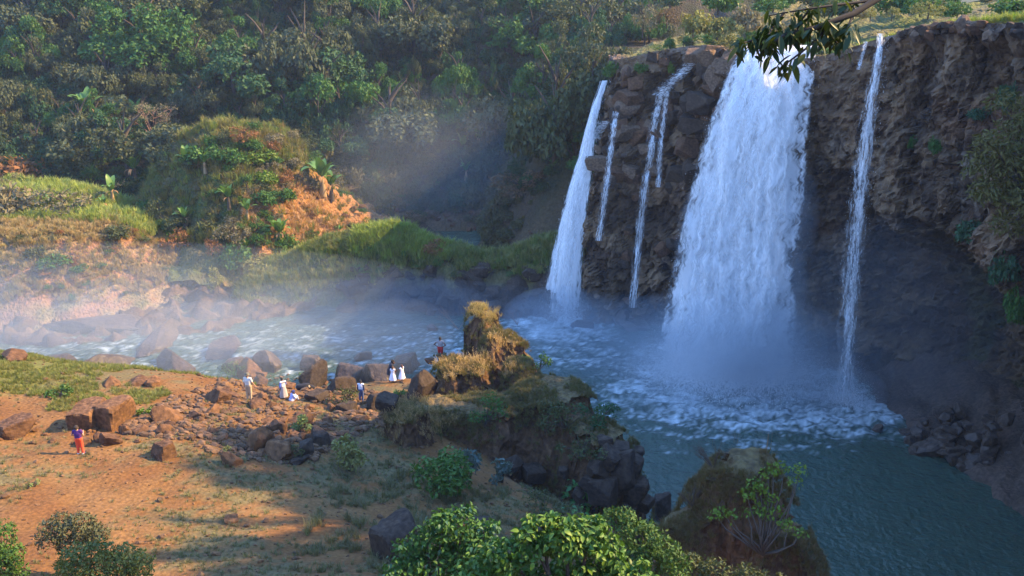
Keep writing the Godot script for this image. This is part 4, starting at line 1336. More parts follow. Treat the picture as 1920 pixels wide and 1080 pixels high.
func build_mound_plants() -> void:
	var q := 0
	for r in [[12, 124, 62, M.banana, 8, "topmost banana plant with upright pale leaves at the slope's edge"], [168, 232, 74, M.banana, 9, "shaggy banana plant with dead leaves hanging under its crown, high on the slope"], [258, 224, 42, M.banana, 6, "small banana plant behind the dry umbrella tree"],
			[606, 362, 80, M.banana, 8, "tall banana plant with pale bent leaves behind the red mound"], [622, 372, 64, M.banana, 7, "second banana plant close beside the tall one behind the red mound"], [896, 280, 52, M.banana, 8, "upper banana plant of the misty group on the slope"],
			[868, 290, 46, M.banana, 7, "banana plant just below the upper one of the misty group"], [874, 336, 40, M.banana, 6, "lowest banana plant of the misty group, above the scree"], [255, 345, 72, M.banana, 7, "bright upright banana plant left of the red mound's top"],
			[212, 378, 52, M.banana, 5, "broad leafed banana plant in the haze below the bright upright one"], [352, 318, 48, M.banana, 6, "sunlit banana plant on the left shoulder of the red mound"], [385, 322, 44, M.banana, 6, "sunlit young banana plant right of the shoulder one"],
			[430, 390, 52, M.banana, 8, "wide banana plant on the front of the red mound with brown dead leaves"], [465, 412, 40, M.banana, 6, "small banana plant near the bare earth face"], [348, 425, 44, M.banana, 6, "small bright banana plant above the tan reeds"],
			[527, 466, 60, M.banana, 9, "lone banana plant at the bottom of the bare earth face"], [462, 478, 34, M.banana, 5, "little banana plant left of the lone one below the earth face"], [196, 395, 36, M.banana, 6, "bent banana plant behind the green top of the dry mound"],
			[95, 392, 34, M.banana, 6, "low banana plant behind the left bushes of the dry mound"], [638, 440, 22, M.banana, 4, "tiny banana plant at the right foot of the earth face"]]:
		var p := hit(r[0], r[1])
		banana(r[5], p, r[2] * seen_at(p).z / FOCAL, r[3], r[4], 500 + q)
		q += 1
	var at := hit(170, 335)
	var z := seen_at(at).z / FOCAL
	var heads: Array = []
	for k in 6:
		var v := k / 5.0
		heads.append(Vector3(lerpf(-4, -40, v) * z + sin(v * 3) * 0.6, lerpf(12, 92, v) * z, 0))
	dragon_plant("leaning column of spiky rosettes left of the dragon shrubs", at, heads, M.pale_spike, 1.15)
	for r in [[232, 305, 34, M.fresh, "spiky crowned plant left of the bright upright banana"], [300, 272, 18, M.bright, "small spiky plant below the dry umbrella tree"], [176, 348, 22, M.fresh, "low spiky plant at the foot of the leaning column"], [50, 208, 18, M.bright, "single spiky plant on the upper left slope"]]:
		at = hit(r[0], r[1])
		z = seen_at(at).z / FOCAL
		dragon_plant(r[4], at, [Vector3(0, r[2] * z, 0), Vector3(0.7, r[2] * z * 0.8, 0.3), Vector3(-0.8, r[2] * z * 0.75, -0.2)], r[3], 1.5)
	# dry umbrella tree
	at = hit(292, 272)
	var t := thing("tree", "dry umbrella shaped tree with reddish bare limbs and sparse grey leaves", "tree", at)
	var s := Shape.new()
	var tips: Array = []
	for k in 11:
		var a := TAU * k / 11.0
		var reach := rnd(2.6, 4.6)
		var top := Vector3(cos(a) * reach, rnd(4.0, 6.6), sin(a) * reach)
		s.tube([Vector3(0, -0.4, 0), Vector3(cos(a) * 0.5, 1.6, sin(a) * 0.5), top * 0.6 + Vector3(0, 0.8, 0), top], [0.17, 0.13, 0.07, 0.02], 5)
		for j in 5:
			var b := top * rnd(0.55, 0.85) + Vector3(0, 0.5, 0)
			var e := b + Vector3(rnd(-1.2, 1.2), rnd(0.3, 1.4), rnd(-1.2, 1.2))
			s.tube([b, e], [0.045, 0.012], 4)
			tips.append([e, Vector3(0.75, 0.4, 0.75)])
	put("trunk", s.done(true), M.redbark, t)
	put("crown", make_crown(901, tips, 1500, 0.26, 0.2, -0.15), M.pale_grey, t)
	# shrubs on the mounds: [px, py foot, width px, height px, mesh, material, label]
	for r in [[25, 398, 90, 66, 0, M.pale_grey, "pale grey bush at the near left edge of the dry mound's top"], [120, 398, 120, 56, 3, M.pale_grey, "wispy grey bush on the green top of the dry mound"], [50, 340, 120, 60, 1, M.rust, "big rust brown bush on the left slope"], [15, 255, 60, 70, 2, M.olive, "olive bush at the left edge of the slope"],
			[410, 545, 44, 46, 3, M.pale, "pale green young shrub alone in the hollow by the red mound"], [448, 492, 60, 46, 0, M.green, "dark round shrub at the left foot of the red mound"], [330, 472, 60, 48, 3, M.rust, "rusty reed clump in the hollow"], [398, 478, 44, 40, 4, M.rust, "smaller rusty reed clump beside the first one"],
			[370, 305, 60, 40, 1, M.green, "green shrub on the top left of the red mound"], [460, 262, 70, 30, 3, M.rust, "rusty grass clump crowning the red mound"], [505, 285, 50, 30, 4, M.rust, "rusty grass clump on the red mound's right shoulder"], [480, 305, 70, 34, 0, M.bright, "bright green creeper patch high on the red mound"],
			[500, 345, 60, 34, 1, M.bright, "bright green creeper patch on the middle of the red mound"], [420, 300, 60, 36, 2, M.green, "green shrub in the middle of the red mound's top"], [540, 350, 40, 40, 3, M.rust, "rusty clump on the right edge of the red mound"], [300, 410, 60, 50, 3, M.olive, "grey green shrub above the rusty reeds"],
			[390, 440, 60, 40, 4, M.olive, "olive shrub on the red mound's front"], [440, 450, 70, 40, 3, M.pale_grey, "grey shrub left of the bare earth face"], [480, 500, 80, 30, 4, M.pale, "pale grass clump at the start of the grassy spit"], [665, 435, 30, 26, 4, M.bright, "bright tuft on the spit's crest"],
			[695, 428, 30, 26, 3, M.bright, "tall bright tuft left of the spit's highest point"], [815, 470, 44, 26, 2, M.rust, "tan mound of dry grass on the end of the sunlit spit"], [100, 500, 60, 30, 0, M.green, "small green bush on the face of the dry mound"], [70, 480, 40, 24, 1, M.olive, "olive bush left of the green one on the dry mound's face"],
			[220, 440, 50, 24, 0, M.olive, "grey green bush on the dry mound's crest"], [660, 300, 60, 50, 1, M.green, "round green shrub over the misty scree"], [970, 360, 110, 40, 3, M.pale_brown, "dry brown shrub on the scree under the far trees"], [1010, 345, 70, 36, 4, M.pale_brown, "dry brown shrub by the weeping green tree"]]:
		at = hit(r[0], r[1])
		z = seen_at(at).z / FOCAL
		shrub(r[6], "", at, r[2] * z * 0.62, r[3] * z * 1.0, r[4], r[5])
	for k in 28:
		at = hit(rnd(0, 310), rnd(425, 560))
		if at.z > -100.0 or at.z < -124.0: continue
		shrub("small bush in the dry grass on the face of the dry mound", "small bushes of the dry mound", at, rnd(0.5, 1.3), rnd(0.4, 1.0), rng.randi() % 5, [M.olive, M.green, M.rust, M.pale_grey][k % 4])
	for k in 28:
		at = hit(rnd(450, 1040), rnd(425, 520))
		if at.z > -105.0 or at.z < -124.0: continue
		shrub("small bush in the grass of the spit", "small bushes of the spit", at, rnd(0.5, 1.3), rnd(0.5, 1.2), rng.randi() % 5, [M.green, M.fresh, M.olive, M.pale][k % 4])
	# many small bushes over the red mound and the slope beside it
	var names := ["olive", "pale grey", "green", "bright green"]
	for k in 140:
		var px := rnd(0, 590)
		var py := rnd(230, 480)
		at = hit(px, py)
		if at.z > -108.0 or at.z < -160.0:
			continue
		if py > 395 and px < 300:
			continue
		var c := rng.randi() % 4
		var w := rnd(0.9, 2.2)
		var on_red := red_h(at.x, -at.z) > hill_h(at.x, -at.z)
		var spot: String = (" on the red mound's " + ("top" if py < 300 else ("middle" if py < 380 else "foot")) + (" right of the bananas" if px > 470 else (", left part" if px < 370 else ""))) if on_red else (" on the slope behind the dry mound" if px < 180 else (" in the hollow between the two mounds" if py > 330 else " on the slope beside the red mound"))
		shrub(("big " if w > 1.6 else "small ") + names[c] + " bush in the scrub" + spot, "bushes of the far bank's scrub", at, w, w * rnd(0.7, 1.2), rng.randi() % 5, [M.olive, M.pale_grey, M.green, M.fresh][c])
	for k in 24:
		at = hit(rnd(640, 1050), rnd(300, 432))
		if at.z > -134.0: continue
		shrub("dry brown bush on the scree below the forest", "dry bushes of the scree", at - Vector3(0, 0.2, 0), rnd(1.0, 2.4), rnd(0.9, 2.0), rng.randi() % 5, [M.pale_brown, M.olive, M.pale_brown, M.green][k % 4])
	# bushes along the plateau's rim
	for r in [[1205, 60, 60, 50, 3, M.pale_grey, "dry pale bush at the plateau's corner above the boulders"], [1250, 45, 60, 36, 4, M.pale_brown, "dry grass clump behind the cliff top boulders"], [1300, 60, 60, 44, 0, M.pale, "pale green bush on the plateau left of the great fall"],
			[1345, 66, 70, 40, 1, M.pale, "pale green bush beside the lip of the great fall"], [1400, 50, 60, 44, 2, M.pale_grey, "grey bush behind the hanging branch on the plateau"], [1632, 36, 44, 24, 3, M.pale, "pale spiky bush on the plateau over the thin lacy fall"], [1672, 34, 40, 26, 4, M.pale, "light green bush on the plateau right of the lacy fall"],
			[1740, 30, 70, 28, 3, M.pale, "long pale bush on the plateau's rim"], [1795, 28, 60, 26, 0, M.fresh, "green bush at the edge of the plateau meadow"], [1600, 30, 60, 30, 1, M.pale_grey, "grey bush on the plateau behind the branch's limb"], [1560, 26, 60, 30, 2, M.olive, "olive bush on the plateau behind the branch"]]:
		var c := cliff_at(r[0], r[1])
		if c == Vector3.ZERO:
			c = w_f(r[0], r[1], 100)
		z = seen_at(c).z / FOCAL
		shrub(r[6], "", c, r[2] * z * 0.6, r[3] * z * 1.1, r[4], r[5])
	for k in 34:
		var a := station(rnd(2.2, 4.9))
		var p := Vector3(a[0], a[2], -a[1]).lerp(Vector3(a[6], a[8], -a[7]), rnd(0.03, 0.22))
		shrub("bush on the rocky plateau upstream of the great fall", "bushes upstream of the great fall", p, rnd(0.8, 2.0), rnd(0.8, 2.2), rng.randi() % 5, [M.pale_grey, M.green, M.fresh, M.pale, M.olive][k % 5])
	for k in 36:
		var f := rnd(90, 150)
		var x := rnd(0.2, 0.62) * f
		if f < 112.0 - x * 0.1 and x < 30.0: continue
		shrub("bush on the plateau meadow, " + ("far back" if f > 125 else "near the cliff") + (" behind the great fall" if x / f < 0.3 else (" behind the lacy fall" if x / f < 0.45 else " above the hollow")), "bushes of the plateau", Vector3(x, 36.4, -f), rnd(1.5, 3.0), rnd(1.5, 3.2), rng.randi() % 3, [M.green, M.olive, M.fresh][rng.randi() % 3])
	# plants hanging on the cliff
	for r in [[1722, 172, 44, 74, 0, M.teal, "dark green fern clump hanging on the cliff right of the lacy fall"], [1886, 172, 34, 60, 1, M.teal, "blue green plant on the cliff near the right edge"], [1828, 206, 34, 26, 2, M.teal, "small green plant on a ledge between the two cliff plants"], [1704, 258, 16, 30, 0, M.green, "little green tuft under the fern clump on the cliff"],
			[1748, 272, 30, 34, 1, M.green, "low green tuft on the cliff's brown ledge"], [1146, 122, 40, 30, 0, M.fresh, "bright green creeper over the boulders by the far fall"], [1196, 120, 30, 20, 1, M.fresh, "small green tuft between the cliff top boulders"], [1256, 115, 14, 22, 2, M.bright, "tiny bright sprig among the boulders by the short cascade"],
			[1320, 82, 14, 24, 4, M.bright, "bright sprig on the flat rocks at the cliff top"], [1356, 120, 26, 20, 1, M.green, "green tuft on the cliff beside the great fall"], [1820, 420, 70, 60, 0, M.teal, "green hanging mat on the rim of the overhang"], [1870, 490, 60, 70, 1, M.teal, "green mat lower on the overhang's rim"], [1905, 560, 44, 70, 2, M.green, "lowest green mat on the overhang's rim"]]:
		var c := cliff_at(r[0], r[1])
		if c == Vector3.ZERO:
			continue
		z = seen_at(c).z / FOCAL
		var o := shrub(r[6], "", c - Vector3(0, r[3] * z * 0.5, -0.3), r[2] * z * 0.62, r[3] * z, r[4], r[5])
		o.get_child(1).scale *= 0.3
	# big shrub on the near right wall
	var wall := thing("tree", "yellow olive tree hanging over the right cliff, drooping leaf clusters", "tree", w_t(1905, 350, 58))
	var blobs: Array = []
	for b in [[1885, 190, 40], [1900, 240, 46], [1860, 270, 44], [1895, 300, 60], [1840, 310, 44], [1880, 350, 60], [1850, 360, 40], [1920, 380, 60], [1890, 420, 40], [1940, 300, 70], [1945, 230, 60]]:
		var c := w_t(b[0], b[1], 58 + rnd(-1, 1)) - wall.position
		var rad: float = b[2] * 58.0 / FOCAL * 0.8
		blobs.append([c, Vector3(rad, rad * 0.8, rad)])
	put("crown", make_crown(950, blobs, 5200, 0.36, 0.7, -0.12, 0.34), M.olive_gold, wall)
	s = Shape.new()
	for b in blobs:
		s.tube([Vector3(2.4, -3.0, -0.5), b[0] * 0.5 + Vector3(0.8, -0.8, 0), b[0]], [0.2, 0.1, 0.03], 5)
	put("trunk", s.done(true), M.bark, wall)

func build_knoll_plants() -> void:
	# leafy shrubs round the knoll with leaves that show: [px, py foot, px half width, px height, leaves, size, material, label]
	for r in [[830, 930, 62, 118, 1500, 0.26, M.fresh, "leafy bright green shrub at the front foot of the knoll"], [655, 882, 36, 72, 520, 0.24, M.pale, "pale yellow green shrub standing at the knoll's left foot"], [880, 900, 24, 84, 320, 0.22, M.silver, "silvery blue shrub right behind the bright green one"],
			[940, 905, 24, 66, 260, 0.22, M.silver, "second silvery shrub on thin bare stems under the dark rock"], [566, 812, 20, 42, 420, 0.16, M.pale_green, "pale conical feathery shrub among the rubble"], [1060, 800, 60, 60, 700, 0.16, M.olive, "straggly olive weeds on the knoll's shaded slope"],
			[1120, 790, 50, 46, 600, 0.16, M.deep, "dark weeds on the knoll's right shoulder"], [1010, 690, 40, 30, 420, 0.14, M.green, "green creeping patch below the grassy peak"], [1090, 850, 70, 46, 700, 0.16, M.olive, "low dry weeds on the knoll's face above the vine patch"],
			[910, 790, 46, 60, 420, 0.15, M.green, "thin green weeds hanging in the middle of the knoll"], [750, 745, 12, 20, 120, 0.16, M.fresh, "small green tuft in the gully by the golden seed heads"], [1020, 968, 60, 50, 700, 0.13, M.olive, "grey green thorny shrub beside the path"],
			[430, 850, 12, 16, 90, 0.13, M.pale, "small sprig behind the pointed rock"], [275, 778, 18, 16, 120, 0.2, M.bright, "bright leafy sprig at the end of the leaning slab"], [560, 862, 14, 40, 120, 0.13, M.olive, "thin weed between the triangular blocks"],
			[590, 684, 18, 22, 220, 0.14, M.fresh, "mossy green tuft on the tallest crag"], [575, 712, 22, 16, 260, 0.13, M.fresh, "green grass clump at the crag's base"], [640, 760, 34, 46, 380, 0.14, M.olive, "dark scrub on the left of the gully beside the boy"],
			[440, 705, 44, 30, 500, 0.13, M.fresh, "soft green grass hump on the waterline rock"], [110, 744, 26, 22, 420, 0.13, M.fresh, "fresh green weed patch on the grassy bank"], [62, 910, 14, 10, 60, 0.1, M.pale_green, "single weed on the open dirt"]]:
		var at := hit(r[0], r[1])
		var z := seen_at(at).z / FOCAL
		var t := thing("shrub", r[7], "shrub", at)
		var blobs: Array = []
		var n := 4 + int(r[2] / 8)
		for k in n:
			var a := rnd(0, TAU)
			var q: float = sqrt(rng.randf()) * r[2] * z * 0.75
			var y: float = r[3] * z * rnd(0.25, 0.9) * (1.0 - 0.4 * q / (r[2] * z))
			var rad: float = minf(r[2], r[3] * 0.8) * z * rnd(0.3, 0.45)
			blobs.append([Vector3(q * cos(a), y, q * sin(a)), Vector3(rad, rad * 0.8, rad)])
		put("foliage", make_crown(int(r[0]) + 3, blobs, r[4], r[5], 0.35, -0.2, 0.6, r[4] < 800), r[6], t)
		var s := Shape.new()
		for b in blobs:
			s.tube([Vector3(rnd(-0.1, 0.1), -0.2, rnd(-0.1, 0.1)), b[0] * 0.5 + Vector3(rnd(-0.1, 0.1), 0.1, 0), b[0]], [0.035, 0.022, 0.008], 4)
		put("stem", s.done(), M.bark, t)
	# bare twigs on the peak's left
	for r in [[852, 618, 60, "reddish bare twigs on the left of the grassy peak"], [962, 610, 40, "single bare twig right of the grassy peak"], [1330, 880, 60, "grey root tangle on the matted knoll"], [1290, 950, 46, "bare pale twigs reaching left from the matted knoll"]]:
		var at := hit(r[0] + 8, r[1])
		var z := seen_at(at).z / FOCAL
		var t := thing("twigs", r[3], "twigs", at)
		var s := Shape.new()
		for k in 9:
			var d: Vector3 = Vector3(rnd(-1.2, 0.7), rnd(0.6, 1.3), rnd(-0.5, 0.5)).normalized() * r[2] * z
			s.tube([Vector3.ZERO, d * 0.5 + Vector3(0, 0.08, 0), d], [0.022, 0.013, 0.005], 4)
			for j in 4:
				s.tube([d * rnd(0.4, 0.8), d * 0.7 + Vector3(rnd(-0.5, 0.5), rnd(0.1, 0.6), rnd(-0.3, 0.3)) * r[2] * z * 0.4], [0.01, 0.004], 4)
		put("twig", s.done(), M.redbark if r[0] < 1000 else M.bark, t)
	# big leafed vine patch in the cleft
	var at := hit(1110, 930)
	var t := thing("vine", "vine with big fresh green leaves creeping down the cleft at the knoll's foot", "vine", at)
	var big := oval_leaf()
	for k in 120:
		var p := hit(1060 + rnd(0, 1) * 90, 905 + rnd(0, 1) * 45 + rnd(0, 25))
		var l := put("leaf", big, M.teal_bright if k % 3 else M.fresh, t)
		l.position = p - at + Vector3(0, rnd(0.05, 0.4), 0)
		l.rotation = Vector3(rnd(-0.9, 0.3), rnd(0, TAU), rnd(-0.4, 0.4))
		l.scale = Vector3.ONE * rnd(0.3, 0.5)

func oval_leaf() -> ArrayMesh:
	if not leaf_meshes.has("oval"):
		var s := Shape.new()
		var n := 6
		for k in n + 1:
			var v := float(k) / n
			var w := 0.27 * pow(sin(PI * pow(v, 0.8)), 0.85)
			for q in [-1.0, 0.0, 1.0]:
				s.v.append(Vector3(w * q, 0.3 * w * absf(q) - 0.35 * v * v, v))
				s.c.append(Color.WHITE if q != 0 else Color(1.25, 1.2, 1.1))
		grid(3, n + 1, s)
		leaf_meshes["oval"] = s.done(true)
	return leaf_meshes["oval"]

# a bush whose leaves are parts, hung on twigs; what lies deeper is one mass
func leafy_bush(called: String, label: String, base: Vector3, blobs: Array, leaves: int, size: float, m: Material, inner: Material, inner_n: int, seed_: int, mesh: ArrayMesh, hang: float) -> void:
	var r := RandomNumberGenerator.new()
	r.seed = seed_
	var t := thing(called, label, called, base)
	var s := Shape.new()
	var local: Array = []
	for b in blobs:
		local.append([b[0] - base, b[1]])
		s.tube([Vector3.ZERO, (b[0] - base) * 0.6 + Vector3(r.randf_range(-0.1, 0.1), 0.1, 0), b[0] - base], [0.06, 0.03, 0.01], 5)
	for k in 26:
		var b: Array = local[r.randi() % blobs.size()]
		var d := Vector3(r.randf_range(-1, 1), r.randf_range(-0.3, 1), r.randf_range(-1, 1)).normalized()
		var e: Vector3 = b[0] + d * b[1] * r.randf_range(1.05, 1.4)
		s.tube([b[0], e], [0.016, 0.006], 4)
		local.append([e, b[1] * r.randf_range(0.22, 0.42)])
	put("stem", s.done(true), M.bark, t)
	var o := put("foliage", make_crown(seed_, local, inner_n, size, 0.4, -0.3, 0.62, true), inner, t)
	o.set_meta("kind", "stuff")
	for k in leaves:
		var b: Array = local[r.randi() % local.size()]
		var y := r.randf_range(-0.35, 1)
		var a := r.randf_range(0, TAU)
		var d := Vector3(sqrt(1 - y * y) * cos(a), y, sqrt(1 - y * y) * sin(a))
		if d.z < -0.3: d.z = -d.z
		var l := put("leaf", mesh, m, t)
		l.position = b[0] + d * b[1] * r.randf_range(0.96, 1.14)
		l.basis = Basis(Vector3.UP, atan2(d.x, d.z) + r.randf_range(-0.9, 0.9)) * Basis(Vector3.RIGHT, hang - d.y * 0.9 + r.randf_range(-0.4, 0.4)) * Basis(Vector3.BACK, r.randf_range(-0.5, 0.5))
		l.scale = Vector3.ONE * size * r.randf_range(0.5, 1.3)

func px_blobs(list: Array, t: float, squash := 0.8) -> Array:
	var out: Array = []
	for b in list:
		var rad: float = b[2] * t / FOCAL
		out.append([w_t(b[0], b[1], t + rnd(-0.4, 0.4) * rad), Vector3(rad, rad * squash, rad)])
	return out

func build_front_plants() -> void:
	leafy_bush("bush", "glossy bright green leafy bush, its arching top before the path", w_t(1060, 1190, 13.5),
		px_blobs([[1060, 1010, 46], [1000, 1020, 40], [1105, 1002, 42], [950, 1045, 40], [1140, 1030, 32], [905, 1078, 36], [1020, 990, 28], [1080, 1078, 50], [1150, 1082, 44], [1195, 1088, 30], [1000, 1088, 40]], 13.5), 290, 0.098, M.bright, M.fresh, 4200, 61, oval_leaf(), 0.5)
	leafy_bush("bush", "dull green bush of heart shaped leaves, left of the glossy bright bush", w_t(830, 1180, 18),
		px_blobs([[830, 985, 34], [870, 985, 34], [800, 1010, 34], [850, 1025, 46], [780, 1042, 34], [745, 1065, 30], [900, 1020, 34], [920, 1055, 40], [820, 1068, 50], [880, 1080, 50], [760, 1090, 40], [905, 1000, 22]], 18), 290, 0.1, M.teal, M.green, 4600, 62, oval_leaf(), 0.9)
	# finer shrubs: [blobs, depth, leaves, leaf size, material, label]
	for r in [[[[1180, 990, 30], [1210, 1010, 40], [1150, 970, 22], [1240, 1040, 40], [1190, 1050, 44], [1262, 1066, 34], [1170, 965, 16]], 21.0, 3600, 0.1, M.green_mid, "fine leafed green shrub between the glossy bush and the matted knoll"],
			[[[1290, 1058, 28], [1340, 1072, 32], [1400, 1085, 32], [1260, 1085, 34], [1450, 1098, 30]], 24.0, 2600, 0.11, M.olive, "dusty green thicket at the base of the matted knoll"],
			[[[150, 985, 30], [110, 990, 34], [180, 1000, 24], [90, 1010, 24], [140, 1015, 34]], 34.0, 3000, 0.13, M.grey_green, "grey green fine shrub, farther of the pair low on the dirt"],
			[[[190, 1040, 36], [150, 1050, 40], [230, 1050, 36], [265, 1056, 24], [130, 1070, 34], [200, 1075, 44], [250, 1080, 34]], 31.0, 4200, 0.13, M.yellow_green, "bright green shrub, nearer of the pair low on the dirt"],
			[[[0, 1000, 30], [14, 1040, 30], [-10, 1060, 40], [30, 1075, 24]], 32.0, 2400, 0.13, M.fresh, "green shrub cut off at the dirt's left edge"]]:
		var blobs := px_blobs(r[0], r[1])
		var base: Vector3 = blobs[0][0]
		for b in blobs: base = base.min(b[0]) if b[0].y < base.y else base
		base = Vector3(blobs[0][0].x, minf(near_h(blobs[0][0].x, -blobs[0][0].z), base.y), blobs[0][0].z)
		var t := thing("shrub", r[5], "shrub", base)
		var s := Shape.new()
		for b in blobs:
			b[0] -= base
			s.tube([Vector3.ZERO, b[0] * 0.5 + Vector3(0, 0.15, 0), b[0]], [0.05, 0.028, 0.01], 5)
			for k in 5:
				s.tube([b[0] * rnd(0.6, 0.9), b[0] + Vector3(rnd(-1, 1), rnd(-0.5, 1), rnd(-1, 1)) * b[1] * 0.9], [0.014, 0.005], 4)
		put("foliage", make_crown(int(r[1] * 10) + r[0].size(), blobs, r[2], r[3], 0.1, -0.14, 0.5), r[4], t)
		put("stem", s.done(), M.bark, t)
	# the straggling shrub on the matted knoll, with leafy ends
	var at := hit(1430, 1040)
	var sp := thing("shrub", "straggly shrub with bright leaf tips climbing the matted knoll", "shrub", at)
	var st := Shape.new()
	var ends: Array = []
	for e in [[1450, 880], [1470, 875], [1440, 888], [1500, 880], [1415, 905], [1425, 915], [1400, 925], [1445, 930], [1420, 960], [1440, 965], [1455, 958], [1400, 962], [1465, 975], [1340, 965], [1355, 960], [1370, 970], [1490, 905], [1480, 985], [1500, 1000], [1430, 945]]:
		var d := minf(hit(e[0], e[1]).distance_to(EYE), 36.0)
		var tip := EYE + ray(e[0], e[1]).normalized() * (d - 0.35) - at
		st.tube([Vector3.ZERO, tip * 0.4 + Vector3(rnd(-0.3, 0.3), 0.1, 0.5), tip * 0.8 + Vector3(0, -0.1, 0.25), tip], [0.06, 0.04, 0.025, 0.01], 5)
		ends.append([tip, Vector3(0.3, 0.2, 0.3)])
	put("stem", st.done(true), M.bark, sp)
	put("foliage", make_crown(970, ends, 620, 0.15, 0.1, -0.4, 0.62, true), M.bright, sp)
	# tall dry stalks on the matted knoll
	for q in [[1436, 848, 40], [1444, 846, 40], [1382, 832, 22], [1376, 830, 24], [1335, 838, 18]]:
		var b := hit(q[0], q[1])
		var s := Shape.new()
		var h: float = q[2] * seen_at(b).z / FOCAL
		s.tube([Vector3(0, -0.1, 0), Vector3(0.03, h * 0.6, 0), Vector3(0.02, h, 0)], [0.02, 0.016, 0.008], 4, Color(0.5, 0.5, 0.5))
		var o := put("dry_stalk", s.done(), M.dry)
		o.position = b
		tag(o, "thin dark dry stalk standing on top of the matted knoll", "stalk", "dry stalks on the matted knoll")

# ---------------------------------------------------------------- grass
func tuft_mesh(blades: int, spread: float, bend: float, width: float, seed_: int, heads := false) -> ArrayMesh:
	var r := RandomNumberGenerator.new()
	r.seed = seed_
	var s := Shape.new()
	for k in blades:
		var a := r.randf() * TAU
		var p := Vector3(cos(a), 0, sin(a)) * r.randf() * spread
		var lean := Vector3(cos(a + r.randf_range(-1, 1)), 0, sin(a + r.randf_range(-1, 1))) * bend * r.randf()
		var h := r.randf_range(0.5, 1.0)
		var side := Vector3(-sin(a), 0, cos(a)) * width
		var f := s.v.size()
		var c := Color.WHITE * r.randf_range(0.7, 1.25)
		for v in [p - side, p + side, p + lean * 0.35 + Vector3(0, h * 0.6, 0) - side * 0.7, p + lean * 0.35 + Vector3(0, h * 0.6, 0) + side * 0.7, p + lean + Vector3(0, h * 0.9, 0)]:
			s.v.append(v); s.c.append(c)
		s.tri(f, f + 1, f + 3); s.tri(f, f + 3, f + 2); s.tri(f + 2, f + 3, f + 4)
		if heads and k % 2 == 0:
			for j in 5:
				s.leaf(p + lean * (0.8 + 0.05 * j) + Vector3(0, h * (0.78 + 0.06 * j), 0), Vector3(r.randf_range(-1, 1), 0.6, r.randf_range(-1, 1)).normalized(), Vector3(r.randf_range(-1, 1), 0, r.randf_range(-1, 1)).normalized(), 0.13, 0.06, c * 1.2)
	return s.done()

func grass_patch(called: String, label: String, mesh: Mesh, n: int, area: Callable, low: float, high: float, a: Color, b: Color, slope := 0.0) -> void:
	var places: Array = []
	var tints: Array = []
	var tries := 0
	while places.size() < n and tries < n * 12:
		tries += 1
		var p: Vector3 = area.call()
		if p.y < -50.0:
			continue
		var z := rnd(low, high)
		places.append(Transform3D(Basis.from_euler(Vector3(rnd(-0.2, 0.2) + slope, rnd(0, TAU), rnd(-0.2, 0.2))).scaled(Vector3(z, z * rnd(0.7, 1.3), z)), p))
		tints.append(a.lerp(b, rng.randf()) * rnd(0.8, 1.2))
	many(called, label, "grass", mesh, M.tint, places, tints)

